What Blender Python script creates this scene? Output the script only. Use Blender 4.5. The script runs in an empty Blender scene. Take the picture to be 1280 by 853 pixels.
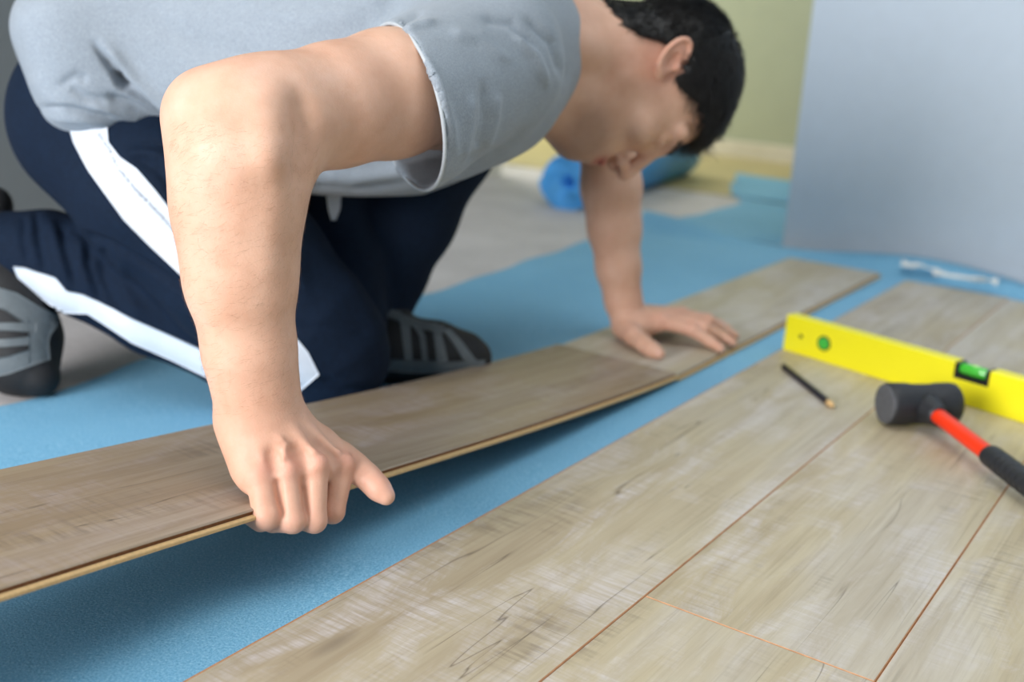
import bpy, math, random
import numpy as np
from mathutils import Matrix, Vector
random.seed(7); np.random.seed(7)
# ------------------------------------------------------------------ camera
FPX = 1366.9
PITCH, ROLL, YAW = math.radians(16.408), math.radians(-3.348), math.radians(33.869)
CAMH = 0.4564
fw = np.array([0, math.cos(PITCH), -math.sin(PITCH)]); rt0 = np.array([1., 0, 0]); dn0 = np.cross(fw, rt0)
CR = math.cos(ROLL)*rt0 + math.sin(ROLL)*dn0
CD = -math.sin(ROLL)*rt0 + math.cos(ROLL)*dn0
CF = fw
CC = np.array([0, 0, CAMH])
scene = bpy.context.scene
cam_d = bpy.data.cameras.new('camera'); cam = bpy.data.objects.new('camera', cam_d)
scene.collection.objects.link(cam); scene.camera = cam
m = Matrix(((CR[0], -CD[0], -CF[0], CC[0]), (CR[1], -CD[1], -CF[1], CC[1]), (CR[2], -CD[2], -CF[2], CC[2]), (0, 0, 0, 1)))
cam.matrix_world = m
cam_d.sensor_width = 36; cam_d.lens = 36*FPX/1280
cam_d.clip_start = .05; cam_d.clip_end = 60
cam_d.dof.use_dof = True; cam_d.dof.focus_distance = 0.86; cam_d.dof.aperture_fstop = 3.6
# N = room direction to the right of the boards, T = along the boards (away from the camera)
N = np.array([math.cos(YAW), -math.sin(YAW), 0]); T = np.array([math.sin(YAW), math.cos(YAW), 0])
Z = np.array([0, 0, 1.])
def uvz(u, v, z=0): return N*u + T*v + Z*z
def W(px, py, d):                   # a point measured on the photograph at a distance from the lens
    return CC + d*((px-640)/FPX*CR + (py-426.5)/FPX*CD + CF)
def FL(px, py, z=0):
    r = (px-640)/FPX*CR + (py-426.5)/FPX*CD + CF
    return CC + r*((z-CAMH)/r[2])
# ------------------------------------------------------------------ world, light, exposure
world = bpy.data.worlds.new('world'); scene.world = world; world.use_nodes = True
bg = world.node_tree.nodes['Background']; bg.inputs[0].default_value = (.75, .87, 1, 1); bg.inputs[1].default_value = 1.0
def area(name, loc, target, sx, sy, power, col):
    l = bpy.data.lights.new(name, 'AREA'); l.shape = 'RECTANGLE'; l.size = sx; l.size_y = sy; l.energy = power; l.color = col
    o = bpy.data.objects.new(name, l); scene.collection.objects.link(o)
    o.location = loc; o.rotation_euler = (Vector(target)-Vector(loc)).to_track_quat('-Z', 'Y').to_euler()
    return o
area('window_daylight', uvz(-.98, -1.70, .90), uvz(-.95, .9, .36), 1.30, 1.05, 65, (1.0, .975, .98))
area('overhead_fill_light', uvz(-.1, .9, 2.52), uvz(-.1, .9, 0), 2.0, 2.0, 16.5, (.95, .98, 1.0))  # soft fill added overhead, no ceiling lamp is known in this room
area('next_room_daylight', uvz(-3.25, 3.35, 1.45), uvz(-.8, 3.6, .5), 1.2, 1.2, 26, (1, .98, .92))
scene.view_settings.view_transform = 'Standard'; scene.view_settings.look = 'None'
scene.view_settings.gamma = 1; scene.view_settings.use_curve_mapping = False
scene.view_settings.exposure = 0.64
scene.cycles.max_bounces = 8; scene.cycles.diffuse_bounces = 5; scene.cycles.caustics_reflective = False; scene.cycles.caustics_refractive = False
scene.cycles.sample_clamp_indirect = 6
try: scene.cycles.use_denoising = True
except Exception: pass

# ------------------------------------------------------------------ materials
def lin(c): return tuple(((x/255)/12.92 if x/255 <= .04045 else ((x/255+.055)/1.055)**2.4) for x in c) + (1,)
class NT:
    def __init__(s, name):
        s.m = bpy.data.materials.new(name); s.m.use_nodes = True; s.t = s.m.node_tree
        s.b = s.t.nodes['Principled BSDF']
    def n(s, typ, **kw):
        o = s.t.nodes.new('ShaderNode'+typ)
        for k, v in kw.items():
            if k.startswith('p_'): setattr(o, k[2:], v)
            else:
                i = int(k[1:]) if k[0] == 'i' and k[1:].isdigit() else k.replace('_', ' ')
                s.set(o.inputs[i], v)
        return o
    def set(s, inp, v):
        if isinstance(v, bpy.types.NodeSocket): s.t.links.new(v, inp)
        elif isinstance(v, bpy.types.Node): s.t.links.new(v.outputs[0], inp)
        else: inp.default_value = v
    def math(s, op, a, b=0., c=0., clamp=False):
        return s.n('Math', p_operation=op, p_use_clamp=clamp, i0=a, i1=b, i2=c).outputs[0]
    def mix(s, f, a, b, mode='MIX'):
        o = s.t.nodes.new('ShaderNodeMix'); o.data_type = 'RGBA'; o.blend_type = mode
        s.set(o.inputs[0], f); s.set(o.inputs[6], a); s.set(o.inputs[7], b); return o.outputs[2]
    def ramp(s, f, stops):
        o = s.n('ValToRGB'); s.set(o.inputs[0], f); e = o.color_ramp.elements
        while len(e) < len(stops): e.new(.5)
        for k, (p, c) in enumerate(stops):
            e[k].position = p; e[k].color = c if isinstance(c, tuple) else (c, c, c, 1)
        return o.outputs[0]
    def coord(s, scale=(1, 1, 1), rnd=0, loc=(0, 0, 0), which='Object'):
        tc = s.n('TexCoord'); v = tc.outputs[which]
        if rnd:
            oi = s.n('ObjectInfo'); r = s.math('MULTIPLY', oi.outputs['Random'], rnd)
            cb = s.n('CombineXYZ', X=r, Y=s.math('MULTIPLY', r, .37), Z=s.math('MULTIPLY', r, .61))
            v = s.n('VectorMath', p_operation='ADD', i0=v, i1=cb).outputs[0]
        return s.n('Mapping', Vector=v, Scale=scale, Location=loc).outputs[0]
    def noise(s, vec, scale, detail=3, rough=.5, dist=0):
        return s.n('TexNoise', Vector=vec, Scale=scale, Detail=detail, Roughness=rough, Distortion=dist).outputs[0]
    def bump(s, h, strength=.3, dist=.001):
        s.set(s.b.inputs['Normal'], s.n('Bump', Strength=strength, Distance=dist, Height=h).outputs[0])
    def P(s, **kw):
        for k, v in kw.items(): s.set(s.b.inputs[k.replace('_', ' ')], v)
        return s.m
def plain(name, col, rough=.5, noise=0., nscale=60, bump=0, **kw):
    a = NT(name); c = lin(col)
    if noise:
        f = a.noise(a.coord(), nscale, 4)
        lo = tuple(x*(1-noise) for x in c[:3])+(1,); hi = tuple(min(1, x*(1+noise)) for x in c[:3])+(1,)
        a.P(Base_Color=a.ramp(f, [(.25, lo), (.75, hi)]))
        if bump: a.bump(f, bump, .001)
    else: a.P(Base_Color=c)
    return a.P(Roughness=rough, **kw)

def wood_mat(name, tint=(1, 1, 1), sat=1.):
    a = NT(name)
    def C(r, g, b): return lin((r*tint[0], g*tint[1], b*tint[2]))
    co = a.coord(rnd=23.)
    big = a.noise(a.coord((1.1, 5, 1), 23.), 1.6, 3, .55, .4)
    base = a.ramp(big, [(.30, C(172, 157, 128)), (.46, C(196, 184, 154)), (.60, C(198, 190, 172)), (.76, C(176, 165, 144))])
    oi = a.n('ObjectInfo'); base = a.mix(a.math('MULTIPLY', oi.outputs['Random'], .30), base, C(160, 150, 138))
    # long soft grain
    g1 = a.noise(a.coord((2.2, 42, 1), 23.), 1.5, 5, .65, .6)
    base = a.mix(a.math('MULTIPLY', a.ramp(g1, [(.40, 0.), (.70, 1.)]), .40), base, C(150, 132, 104))
    g2 = a.noise(a.coord((5, 190, 1), 23.), 1.5, 3, .6)
    base = a.mix(a.math('MULTIPLY', a.ramp(g2, [(.50, 0.), (.74, 1.)]), .26), base, C(128, 114, 94))
    # chalky worn patches with fine saw marks running across the board
    pm = a.ramp(a.noise(a.coord((3.0, 9, 1), 23., (4, 2, 0)), 1.8, 5, .68, .8), [(.46, 0.), (.64, 1.)])
    saw = a.ramp(a.noise(a.coord((150, 9, 1), 23.), 1.3, 4, .7, .8), [(.40, .25), (.60, 1.)])
    base = a.mix(a.math('MULTIPLY', a.math('MULTIPLY', pm, saw), .55), base, C(216, 212, 216))
    # darker weathered saw marks
    pm2 = a.ramp(a.noise(a.coord((2.4, 8, 1), 23., (9, 5, 0)), 1.8, 4, .6), [(.54, 0.), (.68, 1.)])
    base = a.mix(a.math('MULTIPLY', a.math('MULTIPLY', pm2, a.ramp(a.noise(a.coord((190, 14, 1), 23.), 1., 3, .6), [(.45, 0.), (.62, 1.)])), .45), base, C(112, 100, 86))
    # cracks along the grain
    ck = a.noise(a.coord((.8, 17, 1), 23., (2, 7, 0)), 1.6, 3, .5, .25)
    line = a.ramp(a.math('ABSOLUTE', a.math('SUBTRACT', ck, .5)), [(.0, 1.), (.0055, 0.)])
    gate = a.ramp(a.noise(a.coord((2.2, 7, 1), 23., (1, 1, 0)), 1.5, 2), [(.50, 0.), (.60, 1.)])
    crack = a.math('MULTIPLY', line, gate)
    base = a.mix(a.math('MULTIPLY', crack, .7), base, C(84, 72, 60))
    # knots
    vo = a.n('TexVoronoi', Vector=a.coord((2.1, 7.5, 0), 23.), Scale=1.0)
    kn = a.ramp(vo.outputs['Distance'], [(.0, 1.), (.035, .8), (.075, 0.)])
    base = a.mix(a.math('MULTIPLY', kn, .55), base, C(96, 84, 76))
    a.P(Base_Color=base, Roughness=a.ramp(g1, [(.3, .38), (.7, .55)]))
    a.b.inputs['Specular IOR Level'].default_value = .42
    a.bump(a.math('ADD', g2, a.math('MULTIPLY', crack, -1.5)), .16, .0006)
    return a.m
M = {}
M['wood'] = wood_mat('greige_oak_decor')
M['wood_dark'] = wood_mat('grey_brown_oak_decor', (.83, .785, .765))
M['hdf'] = plain('fibreboard_core', (186, 134, 92), .8, .18, 300)
M['hdf_dark'] = plain('fibreboard_groove', (128, 84, 50), .85, .2, 300)
M['tongue'] = plain('fibreboard_tongue', (206, 174, 124), .75, .12, 300)
M['joint'] = plain('bevelled_joint_edge', (196, 148, 108), .7, .25, 90)
def blue_foam():
    a = NT('blue_foam_underlay')
    f = a.noise(a.coord(), 520, 3, .7); g = a.noise(a.coord(), 26, 4, .6); h = a.noise(a.coord((1, 1, 1)), 4, 3, .5)
    c = a.ramp(f, [(.3, lin((84, 148, 186))), (.52, lin((122, 184, 218))), (.72, lin((172, 216, 236)))])
    c = a.mix(a.math('MULTIPLY', a.ramp(g, [(.35, 0.), (.7, 1.)]), .28), c, lin((126, 182, 214)))
    c = a.mix(a.math('MULTIPLY', a.ramp(h, [(.35, 0.), (.7, 1.)]), .2), c, lin((72, 136, 178)))
    a.P(Base_Color=c, Roughness=.72); a.bump(a.math('ADD', f, g), .35, .0012)
    return a.m
M['foam'] = blue_foam()
def conc():
    a = NT('concrete_screed')
    f = a.noise(a.coord(), 5, 6, .6); g = a.noise(a.coord(), 90, 3)
    c = a.ramp(f, [(.3, lin((196, 192, 192))), (.7, lin((224, 220, 220)))])
    a.P(Base_Color=a.mix(.2, c, a.ramp(g, [(.3, lin((120, 118, 116))), (.7, lin((200, 198, 196)))])), Roughness=.75); a.bump(g, .2, .001); return a.m
M['concrete'] = conc()
M['wall_blue'] = plain('grey_blue_paint', (192, 206, 220), .6, .02, 30, .05)
M['wall_dark'] = plain('grey_paint', (104, 110, 112), .7, .03, 20, .05)
M['wall_green'] = plain('pale_green_paint', (172, 178, 152), .7, .03, 14, .05)
M['ceiling'] = plain('white_ceiling_paint', (222, 222, 218), .8, .02, 14)
M['base_white'] = plain('white_baseboard_paint', (214, 208, 190), .45, .04, 30)
M['yellow_floor'] = plain('pale_yellow_floor', (190, 176, 128), .5, .1, 8)
M['level'] = plain('yellow_lacquer', (250, 240, 30), .32, .02, 8)
M['black'] = plain('black_rubber', (34, 36, 40), .5, .15, 120)
M['black_plastic'] = plain('black_plastic', (22, 22, 24), .35)
M['rubber_face'] = plain('worn_grey_rubber', (86, 88, 92), .7, .2, 150)
M['red'] = plain('orange_red_fibreglass', (240, 58, 22), .35, .04, 40)
M['navy_lacquer'] = plain('dark_navy_lacquer', (18, 22, 42), .3)
M['cedar'] = plain('bare_pencil_wood', (222, 184, 128), .7, .15, 200)
M['graphite'] = plain('graphite', (40, 40, 44), .4)
M['white_paper'] = plain('white_crumpled_paper', (226, 228, 226), .7, .04, 50)
def glass_green():
    a = NT('green_vial_liquid'); a.P(Base_Color=lin((70, 190, 60)), Roughness=.12); a.b.inputs['Coat Weight'].default_value = .6; return a.m
M['vial'] = glass_green()
M['bubble'] = plain('pale_bubble', (190, 235, 150), .1)

# ------------------------------------------------------------------ mesh helpers
COL = scene.collection
ROTT = Matrix.Rotation(math.atan2(T[1], T[0]), 4, 'Z')      # local X along the boards, local Y = -N
def mesh(name, verts, faces, mats, parent=None, midx=None, smooth=False, mw=None):
    me = bpy.data.meshes.new(name); me.from_pydata([tuple(v) for v in verts], [], faces)
    if not isinstance(mats, (list, tuple)): mats = [mats]
    for x in mats: me.materials.append(x)
    if midx is not None: me.polygons.foreach_set('material_index', midx)
    if smooth: me.polygons.foreach_set('use_smooth', [True]*len(me.polygons))
    me.update()
    o = bpy.data.objects.new(name, me); COL.objects.link(o)
    if parent is not None: o.parent = parent
    if mw is not None: o.matrix_local = mw
    return o
def empty(name, loc, rot=None):
    o = bpy.data.objects.new(name, None); COL.objects.link(o); o.empty_display_size = .05
    o.matrix_world = Matrix.Translation(Vector(loc)) @ (rot if rot is not None else Matrix.Identity(4)); return o
def tag(o, label=None, cat=None, group=None, kind=None):
    if label: o['label'] = label
    if cat: o['category'] = cat
    if group: o['group'] = group
    if kind: o['kind'] = kind
    return o
def boxgeo(lo, hi, bev=0):
    (a, b, c), (d, e, f) = lo, hi
    if not bev:
        v = [(a,b,c),(d,b,c),(d,e,c),(a,e,c),(a,b,f),(d,b,f),(d,e,f),(a,e,f)]
        return v, [(0,3,2,1),(4,5,6,7),(0,1,5,4),(1,2,6,5),(2,3,7,6),(3,0,4,7)]
    s = bev; g = f-s
    v = [(a,b,c),(d,b,c),(d,e,c),(a,e,c),(a,b,g),(d,b,g),(d,e,g),(a,e,g),(a+s,b+s,f),(d-s,b+s,f),(d-s,e-s,f),(a+s,e-s,f)]
    return v, [(0,3,2,1),(0,1,5,4),(1,2,6,5),(2,3,7,6),(3,0,4,7),(4,5,9,8),(5,6,10,9),(6,7,11,10),(7,4,8,11),(8,9,10,11)]
def box(name, lo, hi, mat, parent=None, bev=0, mw=None, bevw=0):
    v, f = boxgeo(lo, hi, bev); o = mesh(name, v, f, mat, parent, mw=mw)
    if bevw: b = o.modifiers.new('bevel', 'BEVEL'); b.width = bevw; b.segments = 3; b.limit_method = 'ANGLE'
    return o
def lathe(prof, n=32, axis='X'):      # prof: (along, radius)
    v, f = [], []
    for (x, r) in prof:
        for k in range(n):
            t = 2*math.pi*k/n; p = (x, r*math.cos(t), r*math.sin(t))
            v.append(p if axis == 'X' else ((p[1], p[2], p[0]) if axis == 'Z' else (p[2], p[0], p[1])))
    for i in range(len(prof)-1):
        for k in range(n): a = i*n+k; b = i*n+(k+1) % n; f.append((a, b, b+n, a+n))
    f.append(tuple(range(n))[::-1]); f.append(tuple((len(prof)-1)*n+k for k in range(n)))
    return v, f
def frame(o, x, z=Z):                 # matrix with local X along x, local Z near z
    x = np.array(x)/np.linalg.norm(x); y = np.cross(z, x); y /= np.linalg.norm(y); zz = np.cross(x, y)
    return Matrix(((x[0], y[0], zz[0], o[0]), (x[1], y[1], zz[1], o[1]), (x[2], y[2], zz[2], o[2]), (0, 0, 0, 1)))

# ------------------------------------------------------------------ the room
U0, U1, V0, V1 = -1.97, 2.3, -1.75, 2.375
CW = .193; UL = -.547
def rbox(name, u0, u1, v0, v1, z0, z1, mat, parent=None, bev=0, bevw=0):     # box in room axes
    return box(name, (v0, -u1, z0), (v1, -u0, z1), mat, parent, bev, ROTT if parent is None else None, bevw)
floor = rbox('floor', -3.6, U1+.12, V0-.1, 4.1, -.11, -.011, M['concrete']); tag(floor, kind='structure', label='grey concrete subfloor with laid laminate planks on the right')
ff = rbox('floor_next_room', -3.6, -.6, 3.02, 4.0, -.0109, -.0065, M['yellow_floor']); tag(ff, kind='structure', label='pale yellow floor of the room beyond the opening'); ff.name = 'floor_far'
# right-hand wall ahead of the boards, its end is the corner beside the opening
wr = mesh('wall_right', [], [], M['wall_blue'])
me = wr.data
v, f = boxgeo((0, 0, -.02), (1, 1, 2.6))
def room_prism(name, uvs, z0, z1, mat, kind='structure', label=None, lean=None):
    n = len(uvs); vv = [uvz(u, w_, z0) for u, w_ in uvs] + [uvz(u, w_, z1) + (0 if lean is None else lean[i]) for i, (u, w_) in enumerate(uvs)]
    ff_ = [tuple(range(n)), tuple(range(2*n-1, n-1, -1))] + [(i, i+n, (i+1) % n+n, (i+1) % n) for i in range(n)]
    o = mesh(name, vv, ff_, mat); tag(o, label, kind=kind); return o
bpy.data.objects.remove(wr)
room_prism('wall_right', [(-.880, 2.402), (2.42, 2.118), (2.42, 2.26), (-.880, 2.53)], -.02, 2.6, M['wall_blue'], label='smooth grey-blue painted wall at the far end of the boards')
rbox('wall_left', U0-.12, U0, V0, 2.80, -.02, 2.6, M['wall_dark'])['kind'] = 'structure'
bb = rbox('baseboard_left', U0, U0+.014, 2.25, 2.80, -.011, .06, M['base_white'], bevw=.003); tag(bb, kind='structure')
rbox('wall_far', -3.6, U1, 4.0, 4.12, -.02, 2.6, M['wall_green'])['kind'] = 'structure'
tag(rbox('baseboard_far', -3.6, U1, 3.985, 4.0, -.01, .055, M['base_white'], bevw=.003), kind='structure')
rbox('wall_side', U1, U1+.12, V0, 4.0, -.02, 2.6, M['wall_blue'])['kind'] = 'structure'
# far room left wall, closed; an area light inside stands in for its daylight
rbox('wall_far_left', -3.72, -3.6, 1.5, 4.12, -.02, 2.6, M['wall_green'])['kind'] = 'structure'
rbox('wall_divider', -3.6, U0-.12, 2.68, 2.80, -.02, 2.6, M['wall_green'])['kind'] = 'structure'
# wall behind the camera with the window
wu0, wu1, wz0, wz1 = -1.66, -.30, .33, 1.47
for nm, a in (('wall_back', (U0, wu0, V0-.12, V0, -.02, 2.6)), ('wall_back', (wu1, U1, V0-.12, V0, -.02, 2.6)),
              ('wall_back', (wu0, wu1, V0-.12, V0, -.02, wz0)), ('wall_back', (wu0, wu1, V0-.12, V0, wz1, 2.6))):
    rbox(nm, *a, M['wall_blue'])['kind'] = 'structure'
wf = empty('window_1', uvz((wu0+wu1)/2, V0-.06, wz0), ROTT); tag(wf, kind='structure')
hw = (wu1-wu0)/2
for k, (a, b) in enumerate((((-.03, -hw, 0), (.03, -hw+.06, wz1-wz0)), ((-.03, hw-.06, 0), (.03, hw, wz1-wz0)), ((-.03, -hw, 0), (.03, hw, .06)), ((-.03, -hw, wz1-wz0-.06), (.03, hw, wz1-wz0)), ((-.03, -.03, .06), (.03, .03, wz1-wz0-.06)))):
    box('window_frame', a, b, M['base_white'], wf)
g_ = NT('window_glass'); g_.P(Base_Color=(1, 1, 1, 1), Roughness=.0, IOR=1.45); g_.b.inputs['Transmission Weight'].default_value = 1.; M['glass'] = g_.m
for s_ in (-1, 1): box('pane', (-.004, min(s_*.03, s_*(hw-.06)), .06), (.004, max(s_*.03, s_*(hw-.06)), wz1-wz0-.06), M['glass'], wf)
rbox('ceiling', -3.6, U1+.12, V0-.12, 4.12, 2.6, 2.7, M['ceiling'])['kind'] = 'structure'

cl = rbox('fill_panel_frame', -1.15, .95, -.15, 1.95, 2.56, 2.6, M['base_white']); cl.name = 'fill_panel'; tag(cl, 'wide flat square panel added overhead for the fill light, out of view', 'light')  # unseen panel added to carry the overhead fill
# ------------------------------------------------------------------ laid planks (parts of the floor)
def plank_geo(L, Wd, zt=0., th=.0082, bev=.0008, core=True):
    lo, hi = (0, 0, zt-th), (L, Wd, zt)
    (a, b, c), (d, e, f) = lo, hi; s = bev; g = f-.0010
    v = [(a,b,c),(d,b,c),(d,e,c),(a,e,c),(a,b,g),(d,b,g),(d,e,g),(a,e,g),(a+s,b+s,f),(d-s,b+s,f),(d-s,e-s,f),(a+s,e-s,f)]
    fc = [(0,3,2,1),(0,1,5,4),(1,2,6,5),(2,3,7,6),(3,0,4,7),(4,5,9,8),(5,6,10,9),(6,7,11,10),(7,4,8,11),(8,9,10,11)]
    return v, fc, [1]*5+[2]*4+[0]
rows = []
ends = [[-1.74, -1.18, .22, 1.60, 2.215], [-1.74, -.72, .749, 2.205], [-1.74, -1.02, .36, 1.74, 2.195], [-1.74, -.35, 1.03, 2.19]]
GAP = .0005
for r in range(14):
    e = ends[r] if r < 4 else ends[1+(r % 3)]
    for a_, b_ in zip(e[:-1], e[1:]):
        b2 = min(b_, 2.326-.086*(UL+(r+1)*CW+.876)) if b_ > 2 else b_
        L = b2-a_-GAP; v, fc, mi = plank_geo(L, CW-GAP)
        o = mesh('plank', v, fc, [M['wood'], M['hdf'], M['joint']], floor, mi)
        o.matrix_local = Matrix.Translation(Vector((a_, -(UL+(r+1)*CW)+GAP/2, 0.0)))
# the tongue of the first laid row sticks out under its edge
e = ends[0]
for a_, b_ in zip(e[:-1], e[1:]):
    box('tongue', (a_, -UL+.0003, -.0068), (b_, -UL+.006, -.0036), M['hdf'], floor, bev=.001)

# ------------------------------------------------------------------ blue foam underlay
def sheet(name, outline_left, u_right, v0, v1, z, nu, nv, seed, curl=0, amp=.0012):
    rng = np.random.RandomState(seed)
    vs = np.linspace(v0, v1, nv); ul = np.interp(vs, [p[0] for p in outline_left], [p[1] for p in outline_left])
    ul = ul + .006*np.sin(vs*11+seed)+.004*np.sin(vs*27)
    verts, faces = [], []
    ph = rng.rand(6)*6
    for j, v_ in enumerate(vs):
        for i in range(nu):
            s = i/(nu-1); u = ul[j] + (u_right-ul[j])*s**1.6
            edge = math.exp(-((u-ul[j])/.05)**2)
            zz = z + amp*(.5+.5*math.sin(u*17+ph[0]+3*math.sin(v_*4))*math.sin(v_*21+ph[1])) + edge*.004*(.5+.5*math.sin(v_*15+ph[2]))
            if u > UL-.012: zz = z+.0004
            if curl and v_ > v1-.045: zz += (v_-(v1-.045))*curl*(.6+.4*math.sin(u*9))
            if curl and u > -.876: v2 = v_-.086*(u+.876)*min(1, max(0, (v_-1.9)/.3))
            else: v2 = v_
            verts.append(uvz(u, v2, zz))
    n = len(verts)
    for j in range(nv-1):
        for i in range(nu-1):
            a = j*nu+i; faces.append((a, a+1, a+1+nu, a+nu))
    o = mesh(name, verts, faces, M['foam'], smooth=True)
    so = o.modifiers.new('solid', 'SOLIDIFY'); so.thickness = .0024; so.offset = 1
    return o
left_edge = [(-1.7, -1.30), (-.6, -1.27), (.2, -1.20), (.69, -1.136), (.8, -1.15), (.874, -1.172), (1.05, -1.16), (1.36, -1.146), (1.72, -1.168), (2.17, -1.214), (2.335, -1.21)]
u1 = sheet('foam_underlay', left_edge, 2.25, -1.7, 2.345, -.0108, 110, 200, 3, curl=.9)
tag(u1, 'large blue foam underlay sheet lying beneath the boards and the kneeling man', 'underlay')
left2 = [(2.32, -1.216), (2.6, -1.20), (2.84, -1.195), (2.93, -1.20), (2.99, -1.25)]
u2 = sheet('foam_underlay', left2, -.60, 2.405, 3.0, -.0109, 40, 60, 5); 
u2.name = 'foam_underlay'
tag(u2, 'blue underlay piece lying behind the corner of the grey-blue wall', 'underlay')
u3 = sheet('foam_underlay', [(3.0, -1.27), (3.3, -1.40), (3.47, -1.465)], -.60, 3.004, 3.49, -.0064, 40, 40, 8, amp=.002)
tag(u3, 'pale blue underlay offcut farthest back, on the yellow floor by the opening', 'underlay')

# roll of underlay
ra, rb = FL(706, 262, -.011), FL(846, 219, -.011); rr = .072
ra = ra + Z*rr; rb = rb + Z*rr
L = float(np.linalg.norm(rb-ra)); roll = empty('underlay_roll', ra-Z*rr)
tag(roll, 'rolled-up blue foam underlay lying on the concrete behind the man\'s hand and head', 'roll')
verts, faces = [], []; NS = 260; turns = 7
for i in range(NS):
    th_ = 2*math.pi*turns*i/(NS-1); r_ = .018 + (rr-.018)*i/(NS-1)
    for s in (0, 1):
        jit = .003*math.sin(i*.7) if s == 0 else 0
        verts.append((jit+s*L, r_*math.cos(th_), r_*math.sin(th_)))
for i in range(NS-1): faces.append((2*i, 2*i+1, 2*i+3, 2*i+2))
M['foam_roll'] = plain('bright_blue_foam', (84, 172, 236), .55, .12, 30)
o = mesh('rolled_sheet', verts, faces, M['foam_roll'], roll, smooth=True)
o.matrix_local = Matrix.Translation(-Vector(ra-Z*rr)) @ frame(ra, rb-ra)
so = o.modifiers.new('solid', 'SOLIDIFY'); so.thickness = .006
# crumpled white paper strips by the wall
for k, (px, py, s) in enumerate(((1206, 352, .055), (1150, 338, .035))):
    p = FL(px, py, .012); rng = np.random.RandomState(k+4); nn = 9; vv = []; fc = []
    for i in range(nn):
        for j in range(4):
            vv.append(np.array(p) + N*((i/(nn-1)-.5)*s*2.2) + T*((j/3-.5)*.022) + Z*(.004+abs(rng.randn())*.006))
    for i in range(nn-1):
        for j in range(3): a = i*4+j; fc.append((a, a+4, a+5, a+1))
    o = mesh('paper_scrap', vv, fc, M['white_paper'], smooth=False)
    o.modifiers.new('solid', 'SOLIDIFY').thickness = .0012
    tag(o, ['larger crumpled white scrap at the foot of the grey-blue wall', 'small white scrap on the blue strip left of the larger scrap'][k], 'scrap')

# ------------------------------------------------------------------ loose boards
EDGE = -.606
def board(name, vs, zs, label, dark=False, length_mats=None):
    root = empty(name, uvz(EDGE-CW/2, (vs[0]+vs[-1])/2, 0), ROTT); tag(root, label, 'board')
    ox = (vs[0]+vs[-1])/2
    def sweep(pname, prof, mat, mi=None, cap=True):
        n = len(prof); vv = []; fc = []
        for v_, z_ in zip(vs, zs):
            for (y, z) in prof: vv.append((v_-ox, -(y), z+z_))     # y measured along N from the board's middle
        for j in range(len(vs)-1):
            for i in range(n): a = j*n+i; b = j*n+(i+1) % n; fc.append((a, a+n, b+n, b))
        fc.append(tuple(range(n))); fc.append(tuple((len(vs)-1)*n+i for i in range(n-1, -1, -1)))
        return mesh(pname, vv, fc, mat, root)
    h = CW/2; s = .0012
    sweep('decor_layer', [(-h+s, 0), (h-s, 0), (h, -.0011), (h, -.0016), (-h, -.0016), (-h, -.0011)], M['wood_dark' if dark else 'wood'])
    sweep('core', [(-h, -.0016), (h-.0007, -.0016), (h-.0007, -.0042), (h, -.0042), (h, -.0082), (-h, -.0082)], M['hdf_dark'])
    sweep('tongue', [(h-.0004, -.0042), (h+.0040, -.0044), (h+.0046, -.0052), (h+.0046, -.0072), (h+.0036, -.0079), (h-.0004, -.0079)], M['tongue'])
    return root
vv = np.linspace(-.06, 1.309, 60)
zz = np.interp(vv, [-.06, .34, .45, .54, .70, .855, 1.0, 1.12, 1.2, 1.31], [.131, .091, .081, .0715, .0560, .0400, .0265, .0170, .0110, .0045])
ker = np.ones(7)/7; zp = np.pad(zz, 3, mode='edge'); zp[:3] = zz[0]+(zz[0]-zz[1])*np.array([3, 2, 1]); zp[-3:] = zz[-1]-(zz[-2]-zz[-1])*np.array([.4, .8, 1.2]); zz = np.convolve(zp, ker, 'valid')
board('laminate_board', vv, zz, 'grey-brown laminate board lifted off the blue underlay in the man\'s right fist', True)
board('laminate_board', np.linspace(1.3105, 2.232, 12), np.full(12, .0012), 'laminate board lying flat under the man\'s spread left hand')

# ------------------------------------------------------------------ spirit level
lp0 = np.array([.40899, 1.58962, 0]); ld = np.array([.66444, -.74734, 0]); 
lroot = empty('spirit_level', lp0, None); lroot.matrix_world = frame(lp0, ld)
tag(lroot, 'bright yellow spirit level standing on edge behind the mallet', 'level')
# local: x along, y away from camera (check sign), z up
sgn = 1 if float(np.dot(np.cross(Z, ld), CF)) > 0 else -1
def ly(a, b): return (min(sgn*a, sgn*b), max(sgn*a, sgn*b))
LH, LT, LL = .0550, .0235, .60
def levelbody():
    # outline in x-z with notch on top for the centre vial, extruded through the thickness, holes not cut, a black disc stands for the dark
    pts = [(0, 0), (LL, 0), (LL, LH), (.316, LH), (.316, .0325), (.268, .0325), (.268, LH), (0, LH)]
    y0, y1 = ly(0, LT); n = len(pts)
    v = [(x, y0, z) for x, z in pts]+[(x, y1, z) for x, z in pts]
    f = [tuple(range(n-1, -1, -1)) if False else tuple(range(n)), tuple(range(2*n-1, n-1, -1))]+[(i, (i+1) % n, (i+1) % n+n, i+n) for i in range(n)]
    o = mesh('body', v, f, M['level'], lroot)
    import bmesh
    bm = bmesh.new(); bm.from_mesh(o.data); bmesh.ops.recalc_face_normals(bm, faces=bm.faces); bm.to_mesh(o.data); bm.free()
    b = o.modifiers.new('bevel', 'BEVEL'); b.width = .0016; b.segments = 3; b.limit_method = 'ANGLE'
    return o
levelbody()
def disc(name, x, z, r, y, d, mat, parent, n=28):
    v, f = lathe([(0, r*.96), (d*.15, r), (d*.85, r), (d, r*.96)], n, 'Y')
    o = mesh(name, [(p[0]+x, sgn*p[1]+y, p[2]+z) for p in v], f, mat, parent, smooth=False); return o
r1 = disc('vial_ring', .069, .0275, .0112, -sgn*.0008, .004, M['black_plastic'], lroot); 
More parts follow.
